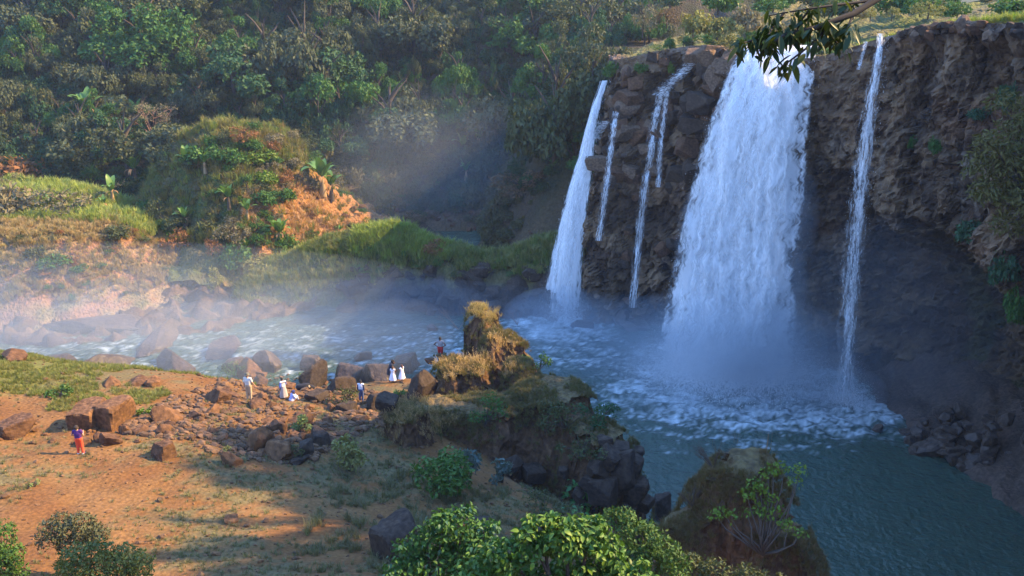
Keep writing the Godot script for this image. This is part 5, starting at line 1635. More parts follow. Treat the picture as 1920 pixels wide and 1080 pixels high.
func build_grass() -> void:
	var soft := tuft_mesh(26, 0.5, 0.5, 0.035, 1)
	var wild := tuft_mesh(22, 0.35, 0.8, 0.03, 2)
	var seedy := tuft_mesh(16, 0.4, 0.5, 0.016, 3, true)
	var none := Vector3(0, -99, 0)
	grass_patch("grass", "tan dry grass over the dry mound", soft, 5200, func() -> Vector3:
		var x := rnd(-92, -40)
		var f := rnd(100, 122)
		var y := mound_h(x, f)
		return Vector3(x, y - 0.1, -f) if y > 2.8 + nf.get_noise_2d(x, f) * 2.0 and y > shelf_h(x, f) and nf.get_noise_2d(x * 2, f * 2) > -0.25 else none, 0.3, 1.0, Color(0.42, 0.29, 0.15), Color(0.32, 0.27, 0.13))
	grass_patch("grass", "fresh green grass on the top of the dry mound", soft, 4200, func() -> Vector3:
		var x := rnd(-95, -42)
		var f := rnd(117, 134)
		var y := mound_h(x, f)
		return Vector3(x, y - 0.1, -f) if y > 7.0 else none, 0.5, 1.7, Color(0.24, 0.33, 0.06), Color(0.34, 0.36, 0.12))
	grass_patch("grass", "green grass and reeds on the spit", soft, 5200, func() -> Vector3:
		var x := rnd(-38, 9)
		var f := rnd(106, 121)
		var y := spit_h(x, f)
		return Vector3(x, y - 0.1, -f) if y > 1.8 + nf.get_noise_2d(x, f) * 1.6 + smoothstep(-26, -10, x) * 3.0 else none, 0.2, 1.3, Color(0.1, 0.17, 0.035), Color(0.3, 0.28, 0.11))
	grass_patch("grass", "tall bright reeds on the sunlit crest of the spit", wild, 900, func() -> Vector3:
		var x := rnd(-21, -8)
		var f := rnd(112, 119)
		var y := spit_h(x, f)
		return Vector3(x, y - 0.1, -f) if y > 5.6 else none, 0.8, 1.6, Color(0.2, 0.3, 0.05), Color(0.28, 0.32, 0.08))
	grass_patch("grass", "rough brown and green grass over the red mound", wild, 2800, func() -> Vector3:
		var x := rnd(-62, -24)
		var f := rnd(118, 146)
		var y := red_h(x, f)
		if x > -36.0 and y < 12.0 and rng.randf() < 0.8: return none
		return Vector3(x, y - 0.1, -f) if y > 4.0 else none, 0.3, 1.6, Color(0.22, 0.16, 0.07), Color(0.16, 0.22, 0.05))
	grass_patch("grass", "pale straw grass draped over the bare earth face", wild, 700, func() -> Vector3:
		var x := rnd(-37, -24)
		var f := rnd(119, 132)
		var y := red_h(x, f)
		return Vector3(x, y, -f) if y > 3.0 and y < 12 else none, 0.5, 1.0, Color(0.5, 0.3, 0.15), Color(0.55, 0.36, 0.2), 0.5)
	grass_patch("grass", "short green grass on the left bank by the clearing", soft, 8500, func() -> Vector3:
		var x := rnd(-42, -18)
		var f := rnd(46, 63)
		var n := nz.get_noise_2d(x * 3, f * 3)
		if x + n * 6.0 > -23.0 and f < 58.0: return none
		if f < 48.5 + n * 4.0: return none
		if nf.get_noise_2d(x * 1.4, f * 1.4) < -0.2: return none
		return Vector3(x, near_h(x, f) - 0.03, -f), 0.16, 0.38, Color(0.16, 0.2, 0.045), Color(0.26, 0.25, 0.09))
	grass_patch("grass", "sparse dry grass tufts on the dirt clearing", soft, 5200, func() -> Vector3:
		var x := rnd(-30, 8)
		var f := rnd(28, 52)
		if nz.get_noise_2d(x * 3.0, f * 3.0) + 0.7 * nf.get_noise_2d(x * 3.0, f * 5.0) < 0.08 + rnd(-0.2, 0.2): return none
		return Vector3(x, near_h(x, f) - 0.02, -f), 0.1, 0.26, Color(0.24, 0.22, 0.13), Color(0.2, 0.21, 0.11))
	grass_patch("grass", "dry weeds along the shaded edge of the dirt path", wild, 2200, func() -> Vector3:
		var x := rnd(-9, 9)
		var f := rnd(29, 44)
		if nf.get_noise_2d(x * 1.5, f * 1.5) < 0.0: return none
		return Vector3(x, near_h(x, f) - 0.02, -f), 0.15, 0.5, Color(0.2, 0.17, 0.1), Color(0.15, 0.16, 0.08))
	grass_patch("grass", "matted brown and green grass over the rock knoll", wild, 9000, func() -> Vector3:
		var x := rnd(-9, 9)
		var f := rnd(43, 65)
		var y := bumps(KNOLL, x, f)
		if y < near_h(x, f) + 0.1: return none
		var steep := absf(bumps(KNOLL, x + 0.3, f) - y) + absf(bumps(KNOLL, x, f + 0.3) - y)
		if nf.get_noise_3d(x * 1.4, y * 1.4, f * 1.4) < -0.1 + smoothstep(0.2, 0.7, steep) * 0.3: return none
		return Vector3(x, y - 0.05, -f), 0.12, 0.34, Color(0.22, 0.16, 0.075), Color(0.12, 0.13, 0.045))
	grass_patch("grass", "glowing golden grass with seed heads on the knoll's front shoulder", seedy, 150, func() -> Vector3:
		var x := rnd(-7.4, 0.2)
		var f := rnd(54.2, 58.6)
		var y := bumps(KNOLL, x, f)
		return Vector3(x, y - 0.05, -f) if y > 15.3 else none, 0.25, 0.65, Color(0.5, 0.32, 0.12), Color(0.56, 0.4, 0.2))
	grass_patch("grass", "straw coloured grass on the knoll's tip", seedy, 170, func() -> Vector3:
		var x := rnd(-4.2, 0.2)
		var f := rnd(59.6, 64.0)
		var y := bumps(KNOLL, x, f)
		return Vector3(x, y - 0.05, -f) if y > 16.9 else none, 0.2, 0.5, Color(0.5, 0.34, 0.14), Color(0.4, 0.34, 0.14))
	grass_patch("grass", "bleached hanging grass over the lower brown hump of the knoll", seedy, 220, func() -> Vector3:
		var x := rnd(-9.4, -3.4)
		var f := rnd(44.5, 50.5)
		var y := bumps(KNOLL, x, f)
		return Vector3(x, y - 0.05, -f) if y > 14.6 and y > near_h(x, f) + 0.3 else none, 0.2, 0.55, Color(0.42, 0.27, 0.13), Color(0.34, 0.24, 0.12))
	grass_patch("grass", "dry matted grass and roots on the rounded knoll", wild, 6500, func() -> Vector3:
		var x := rnd(3.5, 13.5)
		var f := rnd(25.5, 35.5)
		var y := bumps(STACK, x, f)
		if nf.get_noise_3d(x * 1.6, y * 1.6, f * 1.6) < -0.05: return none
		return Vector3(x, y - 0.05, -f) if y > near_h(x, f) + 0.1 else none, 0.1, 0.28, Color(0.2, 0.13, 0.07), Color(0.12, 0.11, 0.04))
	grass_patch("grass", "green meadow grass on the plateau", soft, 4200, func() -> Vector3:
		var u := rnd(5.2, 9.0)
		var a := station(u)
		var v := pow(rng.randf(), 1.6) * 0.5 + 0.06
		var p := Vector3(a[0], a[2], -a[1]).lerp(Vector3(a[6], a[8], -a[7]), v)
		return p, 0.4, 0.9, Color(0.17, 0.26, 0.04), Color(0.26, 0.28, 0.08))

# ---------------------------------------------------------------- the branch overhead
func build_branch() -> void:
	var depth := 9.0
	var base := w_t(1800, -140, depth)
	var t := thing("tree_branch", "leafy branch hanging in from above over the great fall", "branch", base)
	var s := Shape.new()
	var lance := Shape.new()
	for k in 8:
		var v := k / 7.0
		var w := 0.15 * pow(sin(PI * pow(v, 0.8)), 0.9)
		for q in [-1.0, 0.0, 1.0]:
			lance.v.append(Vector3(w * q, 0.35 * w * absf(q) - 0.16 * v * v, v))
			lance.c.append(Color.WHITE)
	grid(3, 8, lance)
	var leaf := lance.done(true)
	var limbs: Array = [[[1800, -140], [1690, -30], [1600, 26], [1530, 52], [1470, 66], [1420, 74], [1385, 82]], [[1640, 0], [1580, 8], [1520, 16], [1470, 24], [1440, 30]], [[1560, 40], [1530, 76], [1500, 100], [1470, 122], [1462, 134]],
		[[1600, 26], [1590, 50], [1575, 70]], [[1470, 66], [1440, 86], [1425, 104]], [[1520, 16], [1500, 40], [1490, 70]], [[1540, 50], [1560, 70], [1575, 86]], [[1470, 24], [1450, 50], [1440, 66]]]
	var count := 0
	for l in limbs.size():
		var pts: Array = []
		var rad: Array = []
		for k in limbs[l].size():
			pts.append(w_t(limbs[l][k][0], limbs[l][k][1], depth + sin(k * 1.7 + l) * 0.12) - base)
			rad.append(lerpf(0.045 if l == 0 else 0.016, 0.005, float(k) / (limbs[l].size() - 1)))
		s.tube(pts, rad, 6)
		var n := 110 if l == 0 else 27
		for k in n:
			var v := rnd(0.4, 1.0) if l == 0 else rnd(0.15, 1.0)
			var p := path_at(pts, v) + Vector3(rnd(-0.07, 0.07), rnd(-0.06, 0.06), rnd(-0.12, 0.12))
			var o := put("leaf", leaf, M.dark_leaf if rng.randf() < 0.75 else M.dark_leaf_b, t)
			o.position = p
			var yaw := rnd(0, TAU)
			o.basis = Basis(Vector3.UP, yaw) * Basis(Vector3.RIGHT, rnd(0.3, 1.35)) * Basis(Vector3.BACK, rnd(-0.8, 0.8))
			o.scale = Vector3.ONE * rnd(0.1, 0.21)
			count += 1
	put("limb", s.done(true), M.dark_bark, t)

# ---------------------------------------------------------------- people
func field_mesh(bones: Array, cell: float, sharp: float, out: Shape = null, col := Color.WHITE) -> Shape:
	var lo := Vector3.ONE * 99
	var hi := -lo
	for b in bones:
		var m := maxf(b[2], b[3]) + cell * 2.5
		lo = lo.min((b[0] as Vector3).min(b[1]) - Vector3.ONE * m)
		hi = hi.max((b[0] as Vector3).max(b[1]) + Vector3.ONE * m)
	var nx := int((hi.x - lo.x) / cell) + 2
	var ny := int((hi.y - lo.y) / cell) + 2
	var nz_ := int((hi.z - lo.z) / cell) + 2
	var field := PackedFloat32Array()
	field.resize(nx * ny * nz_)
	for b in bones:
		var a: Vector3 = b[0]
		var ab: Vector3 = b[1] - a
		var l2 := maxf(ab.length_squared(), 1e-8)
		var pad := maxf(b[2], b[3]) + 4.0 / sharp
		var p0 := (a.min(b[1]) - Vector3.ONE * pad - lo) / cell
		var p1 := (a.max(b[1]) + Vector3.ONE * pad - lo) / cell
		for z in range(maxi(0, int(p0.z)), mini(nz_, int(p1.z) + 2)):
			for y in range(maxi(0, int(p0.y)), mini(ny, int(p1.y) + 2)):
				for x in range(maxi(0, int(p0.x)), mini(nx, int(p1.x) + 2)):
					var p := lo + Vector3(x, y, z) * cell
					var t := clampf((p - a).dot(ab) / l2, 0, 1)
					field[(z * ny + y) * nx + x] += exp(-sharp * ((p - a - ab * t).length() - lerpf(b[2], b[3], t)))
	var s := out if out else Shape.new()
	var ids := {}
	var step := [1, nx, nx * ny]
	for z in nz_ - 1:
		for y in ny - 1:
			for x in nx - 1:
				var k := (z * ny + y) * nx + x
				var inside := 0
				for c in 8:
					if field[k + (c & 1) + ((c >> 1) & 1) * nx + (c >> 2) * nx * ny] > 1.0:
						inside += 1
				if inside == 0 or inside == 8:
					continue
				var sum := Vector3.ZERO
				var n := 0
				for c in 8:
					for ax in 3:
						if c & (1 << ax):
							continue
						var k0: int = k + (c & 1) + ((c >> 1) & 1) * nx + (c >> 2) * nx * ny
						var v0 := field[k0]
						var v1 := field[k0 + step[ax]]
						if (v0 > 1.0) == (v1 > 1.0):
							continue
						var l0 := log(v0 + 1e-9)
						var l1 := log(v1 + 1e-9)
						var e := Vector3(c & 1, (c >> 1) & 1, c >> 2)
						e[ax] += clampf(l0 / (l0 - l1), 0, 1)
						sum += e
						n += 1
				ids[k] = s.v.size()
				s.v.append(lo + (Vector3(x, y, z) + sum / n) * cell)
				s.c.append(col)
	for k: int in ids:
		for ax in 3:
			var v0 := field[k]
			var k1: int = k + step[ax]
			if k1 >= field.size():
				continue
			var v1 := field[k1]
			if (v0 > 1.0) == (v1 > 1.0):
				continue
			var b: int = step[(ax + 1) % 3]
			var c: int = step[(ax + 2) % 3]
			if not (ids.has(k - b) and ids.has(k - c) and ids.has(k - b - c)):
				continue
			if v0 > 1.0:
				s.quad(ids[k - b - c], ids[k - c], ids[k], ids[k - b])
			else:
				s.quad(ids[k - b], ids[k], ids[k - c], ids[k - b - c])
	return s

const STAND := {"pelvis": Vector3(0, 0.93, 0), "chest": Vector3(0, 1.26, 0), "neck": Vector3(0, 1.45, 0.01), "head": Vector3(0, 1.585, -0.01), "face": Vector3(0, 0, -1),
	"shoulder_l": Vector3(-0.18, 1.39, 0), "elbow_l": Vector3(-0.23, 1.11, 0.03), "wrist_l": Vector3(-0.24, 0.86, -0.04), "shoulder_r": Vector3(0.18, 1.39, 0), "elbow_r": Vector3(0.23, 1.11, 0.03), "wrist_r": Vector3(0.24, 0.86, -0.04),
	"hip_l": Vector3(-0.09, 0.9, 0), "knee_l": Vector3(-0.1, 0.49, -0.02), "ankle_l": Vector3(-0.11, 0.085, 0.02), "toe_l": Vector3(-0.13, 0.035, -0.15),
	"hip_r": Vector3(0.09, 0.9, 0), "knee_r": Vector3(0.1, 0.49, -0.02), "ankle_r": Vector3(0.11, 0.085, 0.02), "toe_r": Vector3(0.13, 0.035, -0.15)}

# wear: {shirt: [colour, sleeve 0..1, sleeve colour], trousers: [colour, length 0..1], skirt: [colour, hem height, hem radius, top], hair: [colour, length], hat, shoes}
func person(label: String, at: Vector3, turn: float, size: float, pose: Dictionary, wear: Dictionary, skin: Material) -> void:
	var j := STAND.duplicate()
	j.merge(pose, true)
	var t := thing("person", label, "person", at, turn)
	t.scale = Vector3.ONE * size
	var torso: Array = [[j.pelvis + Vector3(-0.06, 0, 0), j.chest + Vector3(-0.075, 0, 0), 0.105, 0.1], [j.pelvis + Vector3(0.06, 0, 0), j.chest + Vector3(0.075, 0, 0), 0.105, 0.1],
		[j.shoulder_l, j.shoulder_r, 0.06, 0.06], [j.chest, j.neck, 0.11, 0.055]]
	var arms: Array = []
	var legs: Array = []
	for q in ["_l", "_r"]:
		arms.append_array([[j["shoulder" + q], j["elbow" + q], 0.055, 0.042], [j["elbow" + q], j["wrist" + q], 0.042, 0.028]])
		legs.append_array([[j["hip" + q], j["knee" + q], 0.092, 0.06], [j["knee" + q], j["ankle" + q], 0.058, 0.038]])
	var body: Array = torso + arms + legs
	for q in ["_l", "_r"]:
		var d: Vector3 = (j["wrist" + q] - j["elbow" + q]).normalized()
		body.append([j["wrist" + q], j["wrist" + q] + d * 0.08, 0.028, 0.032])
		body.append([j["ankle" + q] - Vector3(0, 0.03, 0), j["toe" + q], 0.042, 0.03])
	body.append([j.neck, j.head - Vector3(0, 0.06, 0), 0.052, 0.05])
	var s := field_mesh(body, 0.024, 60.0)
	# head with jaw, nose, ears
	var f: Vector3 = j.face
	var side := f.cross(Vector3.UP).normalized()
	var h: Vector3 = j.head
	field_mesh([[h + Vector3(0, 0.035, 0) - f * 0.02, h + Vector3(0, 0.02, 0) + f * 0.015, 0.088, 0.08], [h, h + f * 0.035 - Vector3(0, 0.075, 0), 0.07, 0.045], [h + f * 0.085, h + f * 0.105 - Vector3(0, 0.022, 0), 0.01, 0.016],
		[h + f * 0.085 - Vector3(0, 0.06, 0) - side * 0.02, h + f * 0.085 - Vector3(0, 0.06, 0) + side * 0.02, 0.012, 0.012], [h + side * 0.085 + Vector3(0, 0.015, 0), h + side * 0.088 - Vector3(0, 0.02, 0), 0.018, 0.014],
		[h - side * 0.085 + Vector3(0, 0.015, 0), h - side * 0.088 - Vector3(0, 0.02, 0), 0.018, 0.014]], 0.014, 110.0, s)
	for q in ["_l", "_r"]:                                 # fingers, curled a little
		var w: Vector3 = j["wrist" + q]
		var d: Vector3 = (w - j["elbow" + q]).normalized()
		var across := d.cross(Vector3(1, 0.2, 0.1)).normalized()
		var curl := d.cross(across) * (1.0 if q == "_l" else -1.0)
		for k in 4:
			var b := w + d * 0.1 + across * (k - 1.5) * 0.019
			var l: float = [0.07, 0.082, 0.076, 0.06][k]
			s.tube([b, b + d * l * 0.5 + curl * 0.006, b + d * l * 0.9 + curl * 0.03], [0.0095, 0.0088, 0.006], 5)
		var th := w + d * 0.04 + across * 0.03
		s.tube([th, th + across * 0.03 + d * 0.03, th + across * 0.035 + d * 0.065], [0.011, 0.01, 0.007], 5)
	put("body", s.done(true), skin, t)
	s = Shape.new()
	for q in [-1.0, 1.0]:
		s.tube([h + f * 0.082 + side * 0.032 * q + Vector3(0, 0.012, 0), h + f * 0.094 + side * 0.032 * q + Vector3(0, 0.012, 0)], [0.012, 0.006], 6)
	put("eyes", s.done(), M.black_hair, t).set_meta("kind", "stuff")
	if wear.has("shirt"):
		var sh: Array = []
		for b in torso: sh.append([b[0], b[1], b[2] + 0.018, b[3] + 0.018])
		sh[3] = [j.chest, j.neck - Vector3(0, 0.05, 0), 0.128, 0.075]
		var sl: Array = []
		for k in 4:
			var a: Array = arms[k]
			var long: float = wear.shirt[1] * 2.0 - (k % 2)
			if long > 0.0:
				sl.append([a[0], a[0].lerp(a[1], minf(long, 1.0)), a[2] + 0.02, lerpf(a[2], a[3], minf(long, 1.0)) + 0.018])
		var own: bool = wear.shirt.size() > 2
		put("shirt", field_mesh(sh if own else sh + sl, 0.026, 60.0).done(true), cloth(wear.shirt[0]), t)
		if own:
			put("sleeves", field_mesh(sl, 0.024, 60.0).done(true), cloth(wear.shirt[2]), t)
	if wear.has("trousers"):
		var tr: Array = [[j.pelvis + Vector3(-0.06, 0.06, 0), j.pelvis + Vector3(0.06, 0.06, 0), 0.125, 0.125], [j.hip_l, j.hip_r, 0.115, 0.115]]
		for k in 4:
			var a: Array = legs[k]
			var long: float = wear.trousers[1] * 2.0 - (k % 2)
			if long > 0.0:
				tr.append([a[0], a[0].lerp(a[1], minf(long, 1.0)), a[2] + 0.026, lerpf(a[2], a[3], minf(long, 1.0)) + 0.03])
		put("trousers", field_mesh(tr, 0.026, 60.0).done(true), cloth(wear.trousers[0]), t)
	if wear.has("skirt"):
		s = Shape.new()
		var top: Vector3 = j.pelvis + Vector3(0, 0.12, 0)
		var hem: Vector3 = Vector3((j.knee_l + j.knee_r).x / 2, wear.skirt[1], (j.knee_l + j.knee_r).z / 2)
		for r in 9:
			var v := r / 8.0
			for q in 28:
				var a := TAU * q / 28
				var rad: float = lerpf(0.15, wear.skirt[2], pow(v, 0.8)) * (1.0 + 0.07 * v * sin(a * 7.0 + v))
				s.v.append(top.lerp(hem, v) + Vector3(cos(a) * rad * 1.1, 0, sin(a) * rad * 0.9))
				s.c.append(Color.WHITE)
		for r in 8:
			for q in 28:
				s.quad((r + 1) * 28 + q, r * 28 + q, r * 28 + (q + 1) % 28, (r + 1) * 28 + (q + 1) % 28)
		put("skirt", s.done(true), cloth(wear.skirt[0]), t)
	var hair: Array = [[h + Vector3(0, 0.065, 0) - f * 0.035, h + Vector3(0, 0.03, 0) - f * 0.05, 0.085, 0.085], [h + Vector3(0, 0.07, 0), h + Vector3(0, 0.07, 0) + f * 0.02, 0.08, 0.07]]
	if wear.hair[1] > 0.0:
		hair.append([h - f * 0.07, h - f * 0.09 - Vector3(0, wear.hair[1], 0), 0.085, 0.075])
	if wear.hair[1] < 0.0:                                 # a round shock of hair
		hair.append([h + Vector3(0, 0.05, 0) - f * 0.075, h + Vector3(0, 0.085, 0) - f * 0.045, 0.115, 0.105])
	put("hair", field_mesh(hair, 0.018, 90.0).done(true), cloth(wear.hair[0]), t)
	if wear.has("hat"):
		s = Shape.new()
		s.tube([h + Vector3(0, 0.06, 0), h + Vector3(0, 0.068, 0), h + Vector3(0, 0.07, 0), h + Vector3(0, 0.15, 0), h + Vector3(0, 0.175, 0), h + Vector3(0, 0.18, 0)], [0.165, 0.165, 0.105, 0.098, 0.07, 0.001], 18)
		put("hat", s.done(true), cloth(wear.hat), t)
	if wear.has("shoes"):
		for q in ["_l", "_r"]:
			put("shoe", field_mesh([[j["ankle" + q] - Vector3(0, 0.035, -0.03), j["toe" + q], 0.052, 0.042], [j["ankle" + q] - Vector3(0, 0.035, -0.03), j["ankle" + q] + Vector3(0, 0.01, 0), 0.052, 0.05]], 0.02, 90.0).done(true), cloth(wear.shoes), t)

func cloth(c: Color) -> Material:
	var key := "cloth_" + c.to_html()
	if not M.has(key):
		M[key] = flat_mat("cloth", c, 0.85)
		M[key].rim_enabled = true
		M[key].rim = 0.3
	return M[key]

func stand_at(px: float, py: float) -> Vector3:
	return hit(px, py)

func on_ground(p: Vector3) -> Vector3:
	return Vector3(p.x, ground(p.x, -p.z), p.z)

func build_people() -> void:
	var black := lin(0.012, 0.01, 0.009)
	person("girl in purple shirt and orange trousers standing on the dirt clearing, back turned", stand_at(152, 851), 0.1, 0.92, {"elbow_l": Vector3(-0.34, 1.16, -0.06), "wrist_l": Vector3(-0.2, 1.02, -0.2), "elbow_r": Vector3(0.26, 1.13, -0.04), "wrist_r": Vector3(0.2, 1.2, -0.26), "ankle_l": Vector3(-0.12, 0.085, 0.0), "ankle_r": Vector3(0.15, 0.085, 0.04), "toe_r": Vector3(0.2, 0.035, -0.12)},
		{"shirt": [lin(0.06, 0.012, 0.15), 0.2], "trousers": [lin(0.75, 0.075, 0.025), 1.0], "hair": [lin(0.03, 0.018, 0.012), -1.0], "shoes": lin(0.6, 0.6, 0.58)}, M.skin_light)
	person("man in pale shirt, beige trousers and sun hat standing on the rubble, back turned", stand_at(468, 749), -0.15, 1.03, {"elbow_r": Vector3(0.27, 1.12, -0.03), "wrist_r": Vector3(0.34, 0.88, -0.16), "wrist_l": Vector3(-0.27, 0.85, -0.02)},
		{"shirt": [lin(0.62, 0.6, 0.55), 0.35], "trousers": [lin(0.42, 0.32, 0.21), 1.0], "hair": [lin(0.08, 0.06, 0.04), 0.0], "hat": lin(0.13, 0.12, 0.09), "shoes": lin(0.2, 0.14, 0.09)}, M.skin_light)
	var man := w_f(826, 672, 60.2)
	man.y = ground(man.x, -man.z) + 0.03
	rock_thing("rock", "flat stone beside the feet of the man in the grey vest", "", man + Vector3(-0.7, -0.1, 0.1), Vector3(0.5, 0.3, 0.5), 6, M.rock_b, 0.4)
	person("man in grey vest and red shorts, hands on hips, standing beside the grassy peak", man, -0.2, 1.0, {"elbow_l": Vector3(-0.42, 1.16, 0.08), "wrist_l": Vector3(-0.2, 0.98, 0.02), "elbow_r": Vector3(0.42, 1.16, 0.08), "wrist_r": Vector3(0.2, 0.98, 0.02)},
		{"shirt": [lin(0.25, 0.26, 0.28), 0.12], "trousers": [lin(0.35, 0.02, 0.02), 0.42], "hair": [black, 0.0], "shoes": lin(0.05, 0.04, 0.04)}, M.skin)
	var ledge := hit(738, 716)
	person("woman in short dark dress bending towards the girls on the ledge", on_ground(ledge + Vector3(-0.3, 0.25, -0.3)), -1.3, 0.98, {"chest": Vector3(0, 1.25, -0.1), "neck": Vector3(0, 1.41, -0.2), "head": Vector3(0, 1.5, -0.3), "face": Vector3(0, -0.5, -0.86), "shoulder_l": Vector3(-0.17, 1.36, -0.16), "shoulder_r": Vector3(0.17, 1.36, -0.16),
		"elbow_l": Vector3(-0.2, 1.1, -0.26), "wrist_l": Vector3(-0.14, 0.9, -0.42), "elbow_r": Vector3(0.2, 1.1, -0.26), "wrist_r": Vector3(0.12, 0.9, -0.42)},
		{"shirt": [lin(0.015, 0.017, 0.03), 0.1], "skirt": [lin(0.015, 0.017, 0.03), 0.62, 0.24], "hair": [black, -1.0]}, M.skin)
	person("girl in white dress standing close in front of the bending woman", on_ground(ledge + Vector3(0.0, 0.1, 0.25)), -0.2, 0.72, {"wrist_r": Vector3(0.3, 1.0, -0.2), "elbow_r": Vector3(0.27, 1.16, -0.05)},
		{"shirt": [lin(0.72, 0.72, 0.82), 0.1], "skirt": [lin(0.72, 0.72, 0.82), 0.3, 0.34], "hair": [lin(0.05, 0.02, 0.012), 0.1]}, M.skin)
	person("girl in white dress reaching out to the woman, long brown hair", on_ground(ledge + Vector3(0.62, 0.12, 0.1)), 0.9, 0.74, {"elbow_l": Vector3(-0.26, 1.24, -0.16), "wrist_l": Vector3(-0.3, 1.16, -0.38), "elbow_r": Vector3(0.2, 1.2, -0.1)},
		{"shirt": [lin(0.74, 0.74, 0.84), 0.1], "skirt": [lin(0.74, 0.74, 0.84), 0.34, 0.33], "hair": [lin(0.09, 0.035, 0.02), 0.22]}, M.skin)
	person("boy in white shirt with dark blue sleeves standing in the gully, back turned", stand_at(678, 752), -0.1, 0.86, {},
		{"shirt": [lin(0.7, 0.7, 0.78), 0.85, lin(0.02, 0.03, 0.09)], "trousers": [lin(0.06, 0.09, 0.22), 1.0], "hair": [black, 0.0], "shoes": lin(0.05, 0.05, 0.06)}, M.skin)
	person("villager in pale wrap and blue scarf standing among the rocks", stand_at(533, 748), 0.6, 0.86, {"chest": Vector3(0, 1.24, -0.08), "neck": Vector3(0, 1.41, -0.14), "head": Vector3(0, 1.53, -0.2), "elbow_r": Vector3(0.24, 1.12, -0.14), "wrist_r": Vector3(0.1, 1.02, -0.32)},
		{"shirt": [lin(0.5, 0.48, 0.5), 0.8, lin(0.08, 0.16, 0.6)], "skirt": [lin(0.36, 0.33, 0.33), 0.2, 0.28], "hair": [black, 0.0]}, M.skin)
	person("person seated on the rubble wrapped in blue and white checked cloth, head lowered", stand_at(548, 752) + Vector3(0, -0.32, 0), -0.9, 0.86, {"pelvis": Vector3(0, 0.46, 0.1), "chest": Vector3(0, 0.76, -0.02), "neck": Vector3(0, 0.93, -0.1), "head": Vector3(0, 1.02, -0.2), "face": Vector3(0, -0.5, -0.86), "shoulder_l": Vector3(-0.17, 0.88, -0.06), "shoulder_r": Vector3(0.17, 0.88, -0.06),
		"elbow_l": Vector3(-0.22, 0.66, -0.2), "wrist_l": Vector3(-0.1, 0.62, -0.38), "elbow_r": Vector3(0.22, 0.66, -0.2), "wrist_r": Vector3(0.1, 0.62, -0.38), "hip_l": Vector3(-0.1, 0.46, 0.06), "knee_l": Vector3(-0.15, 0.72, -0.32), "ankle_l": Vector3(-0.13, 0.4, -0.42), "toe_l": Vector3(-0.14, 0.34, -0.56),
		"hip_r": Vector3(0.1, 0.46, 0.06), "knee_r": Vector3(0.15, 0.72, -0.32), "ankle_r": Vector3(0.13, 0.4, -0.42), "toe_r": Vector3(0.14, 0.34, -0.56)},
		{"shirt": [lin(0.3, 0.36, 0.7), 0.9, lin(0.62, 0.62, 0.72)], "trousers": [lin(0.45, 0.46, 0.6), 0.9], "hair": [lin(0.02, 0.03, 0.14), -1.0]}, M.skin)
	# a black pack lying on the rocks
	var at := hit(571, 731)
	var t := thing("backpack", "black stuffed backpack with a tan patch lying beside the crag", "backpack", at + Vector3(0, 0.2, 0))
	put("bag", field_mesh([[Vector3(-0.36, 0, 0), Vector3(0.2, 0.06, 0), 0.22, 0.25], [Vector3(-0.2, 0.05, 0.1), Vector3(0.1, 0.08, 0.12), 0.16, 0.16]], 0.05, 30.0).done(true), cloth(lin(0.01, 0.01, 0.014)), t)
	put("top_pocket", field_mesh([[Vector3(0.45, 0.02, 0), Vector3(0.62, -0.02, 0), 0.16, 0.13]], 0.04, 40.0).done(true), cloth(lin(0.012, 0.012, 0.016)), t)
	put("patch", field_mesh([[Vector3(0.3, 0.14, 0.06), Vector3(0.36, 0.1, 0.14), 0.1, 0.09]], 0.03, 50.0).done(true), cloth(lin(0.35, 0.25, 0.16)), t)

# ---------------------------------------------------------------- spray and mist
func mist(at: Vector3, size: Vector3, density: float, label: String, c := Color(0.86, 0.93, 1.0)) -> void:
	var o := FogVolume.new()
	o.name = "mist"
	o.shape = RenderingServer.FOG_VOLUME_SHAPE_ELLIPSOID
	o.size = size
	var m := FogMaterial.new()
	m.density = density
	m.albedo = c
	o.material = m
	add_child(o, true)
	o.position = at
	tag(o, label, "mist", "", "stuff")

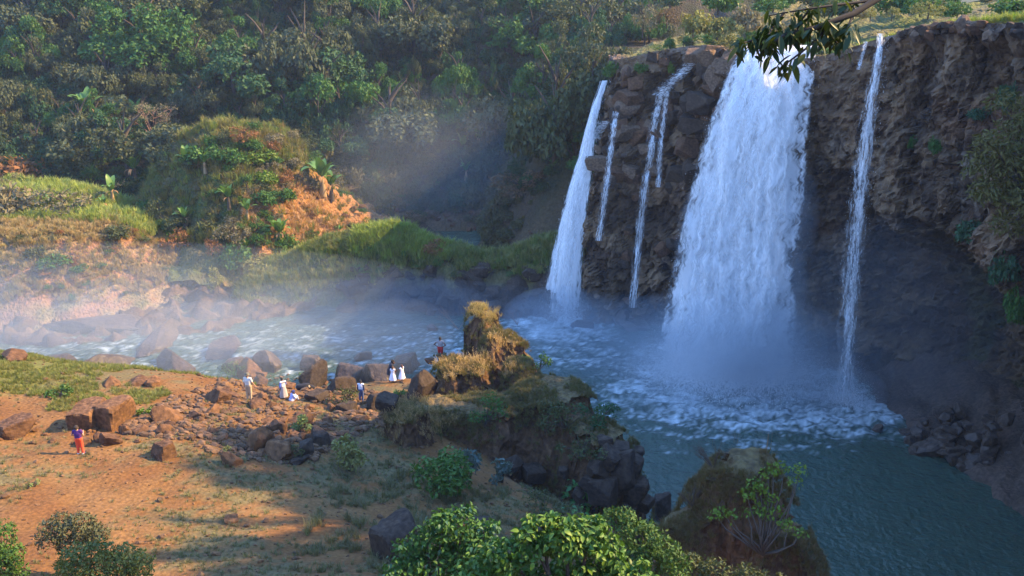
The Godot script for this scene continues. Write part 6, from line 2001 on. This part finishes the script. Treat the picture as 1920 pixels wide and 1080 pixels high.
func build_mist() -> void:
	var r := RandomNumberGenerator.new()
	r.seed = 31
	for k in 26:
		var s := r.randf_range(5, 11)
		var px := r.randfn(1375, 100)
		var p := w_f(px, 700, r.randf_range(80, 91))
		p.y = r.randf_range(0.5, 8.0) * (1.0 - absf(px - 1375.0) / 420.0)
		mist(p, Vector3(s * 1.3, s * 1.3, s), r.randf_range(0.006, 0.02), "white spray boiling up where the great fall lands")
	for k in 12:
		var s := r.randf_range(5, 11)
		var p := w_f(r.randf_range(1020, 1270), 700, r.randf_range(82, 100))
		p.y = r.randf_range(0.3, 3.0)
		mist(p, Vector3(s * 1.7, s * 0.7, s), r.randf_range(0.006, 0.015), "spray drifting over the pool from the great fall")
	mist(w_f(1660, 650, 80), Vector3(26, 26, 12), 0.008, "thin blue spray in front of the hollow")
	mist(w_f(1050, 590, 104), Vector3(14, 7, 8), 0.05, "spray at the foot of the narrow far fall")
	mist(w_f(1580, 740, 82), Vector3(9, 6, 4), 0.05, "spray at the foot of the lacy fall")
	for k in 16:
		var v := r.randf()
		var right := r.randf() < 0.5
		var s := r.randf_range(2.5, 5.0)
		mist(w_f(lerpf(1310.0, 1250.0, v) if not right else lerpf(1500.0, 1478.0, v), lerpf(380.0, 690.0, v), lerpf(95.0, 91.0, v) if not right else 88.0), Vector3(s * 0.8, s * 2.2, s), r.randf_range(0.008, 0.02), "fine spray blowing off the sides of the great fall")
	for k in 22:
		var s := r.randf_range(8, 18)
		mist(w_f(lerpf(-80, 760, k / 21.0) + r.randf_range(-30, 30), r.randf_range(570, 670), r.randf_range(84, 106)), Vector3(s * 1.3, s * r.randf_range(0.4, 0.8), s * 0.8), r.randf_range(0.005, 0.011), "sunlit spray drifting low over the left channel")
	mist(w_f(230, 600, 100), Vector3(90, 18, 24), 0.007, "wide bank of sunlit spray along the far shelf")
	mist(w_f(700, 610, 100), Vector3(60, 10, 20), 0.008, "spray along the foot of the spit")
	for k in 6:
		var s := r.randf_range(12, 22)
		mist(w_f(r.randf_range(640, 960), r.randf_range(250, 420), r.randf_range(130, 142)), Vector3(s * 1.5, s, s * 0.8), r.randf_range(0.0012, 0.0024), "pale spray cloud rising against the scree and forest")
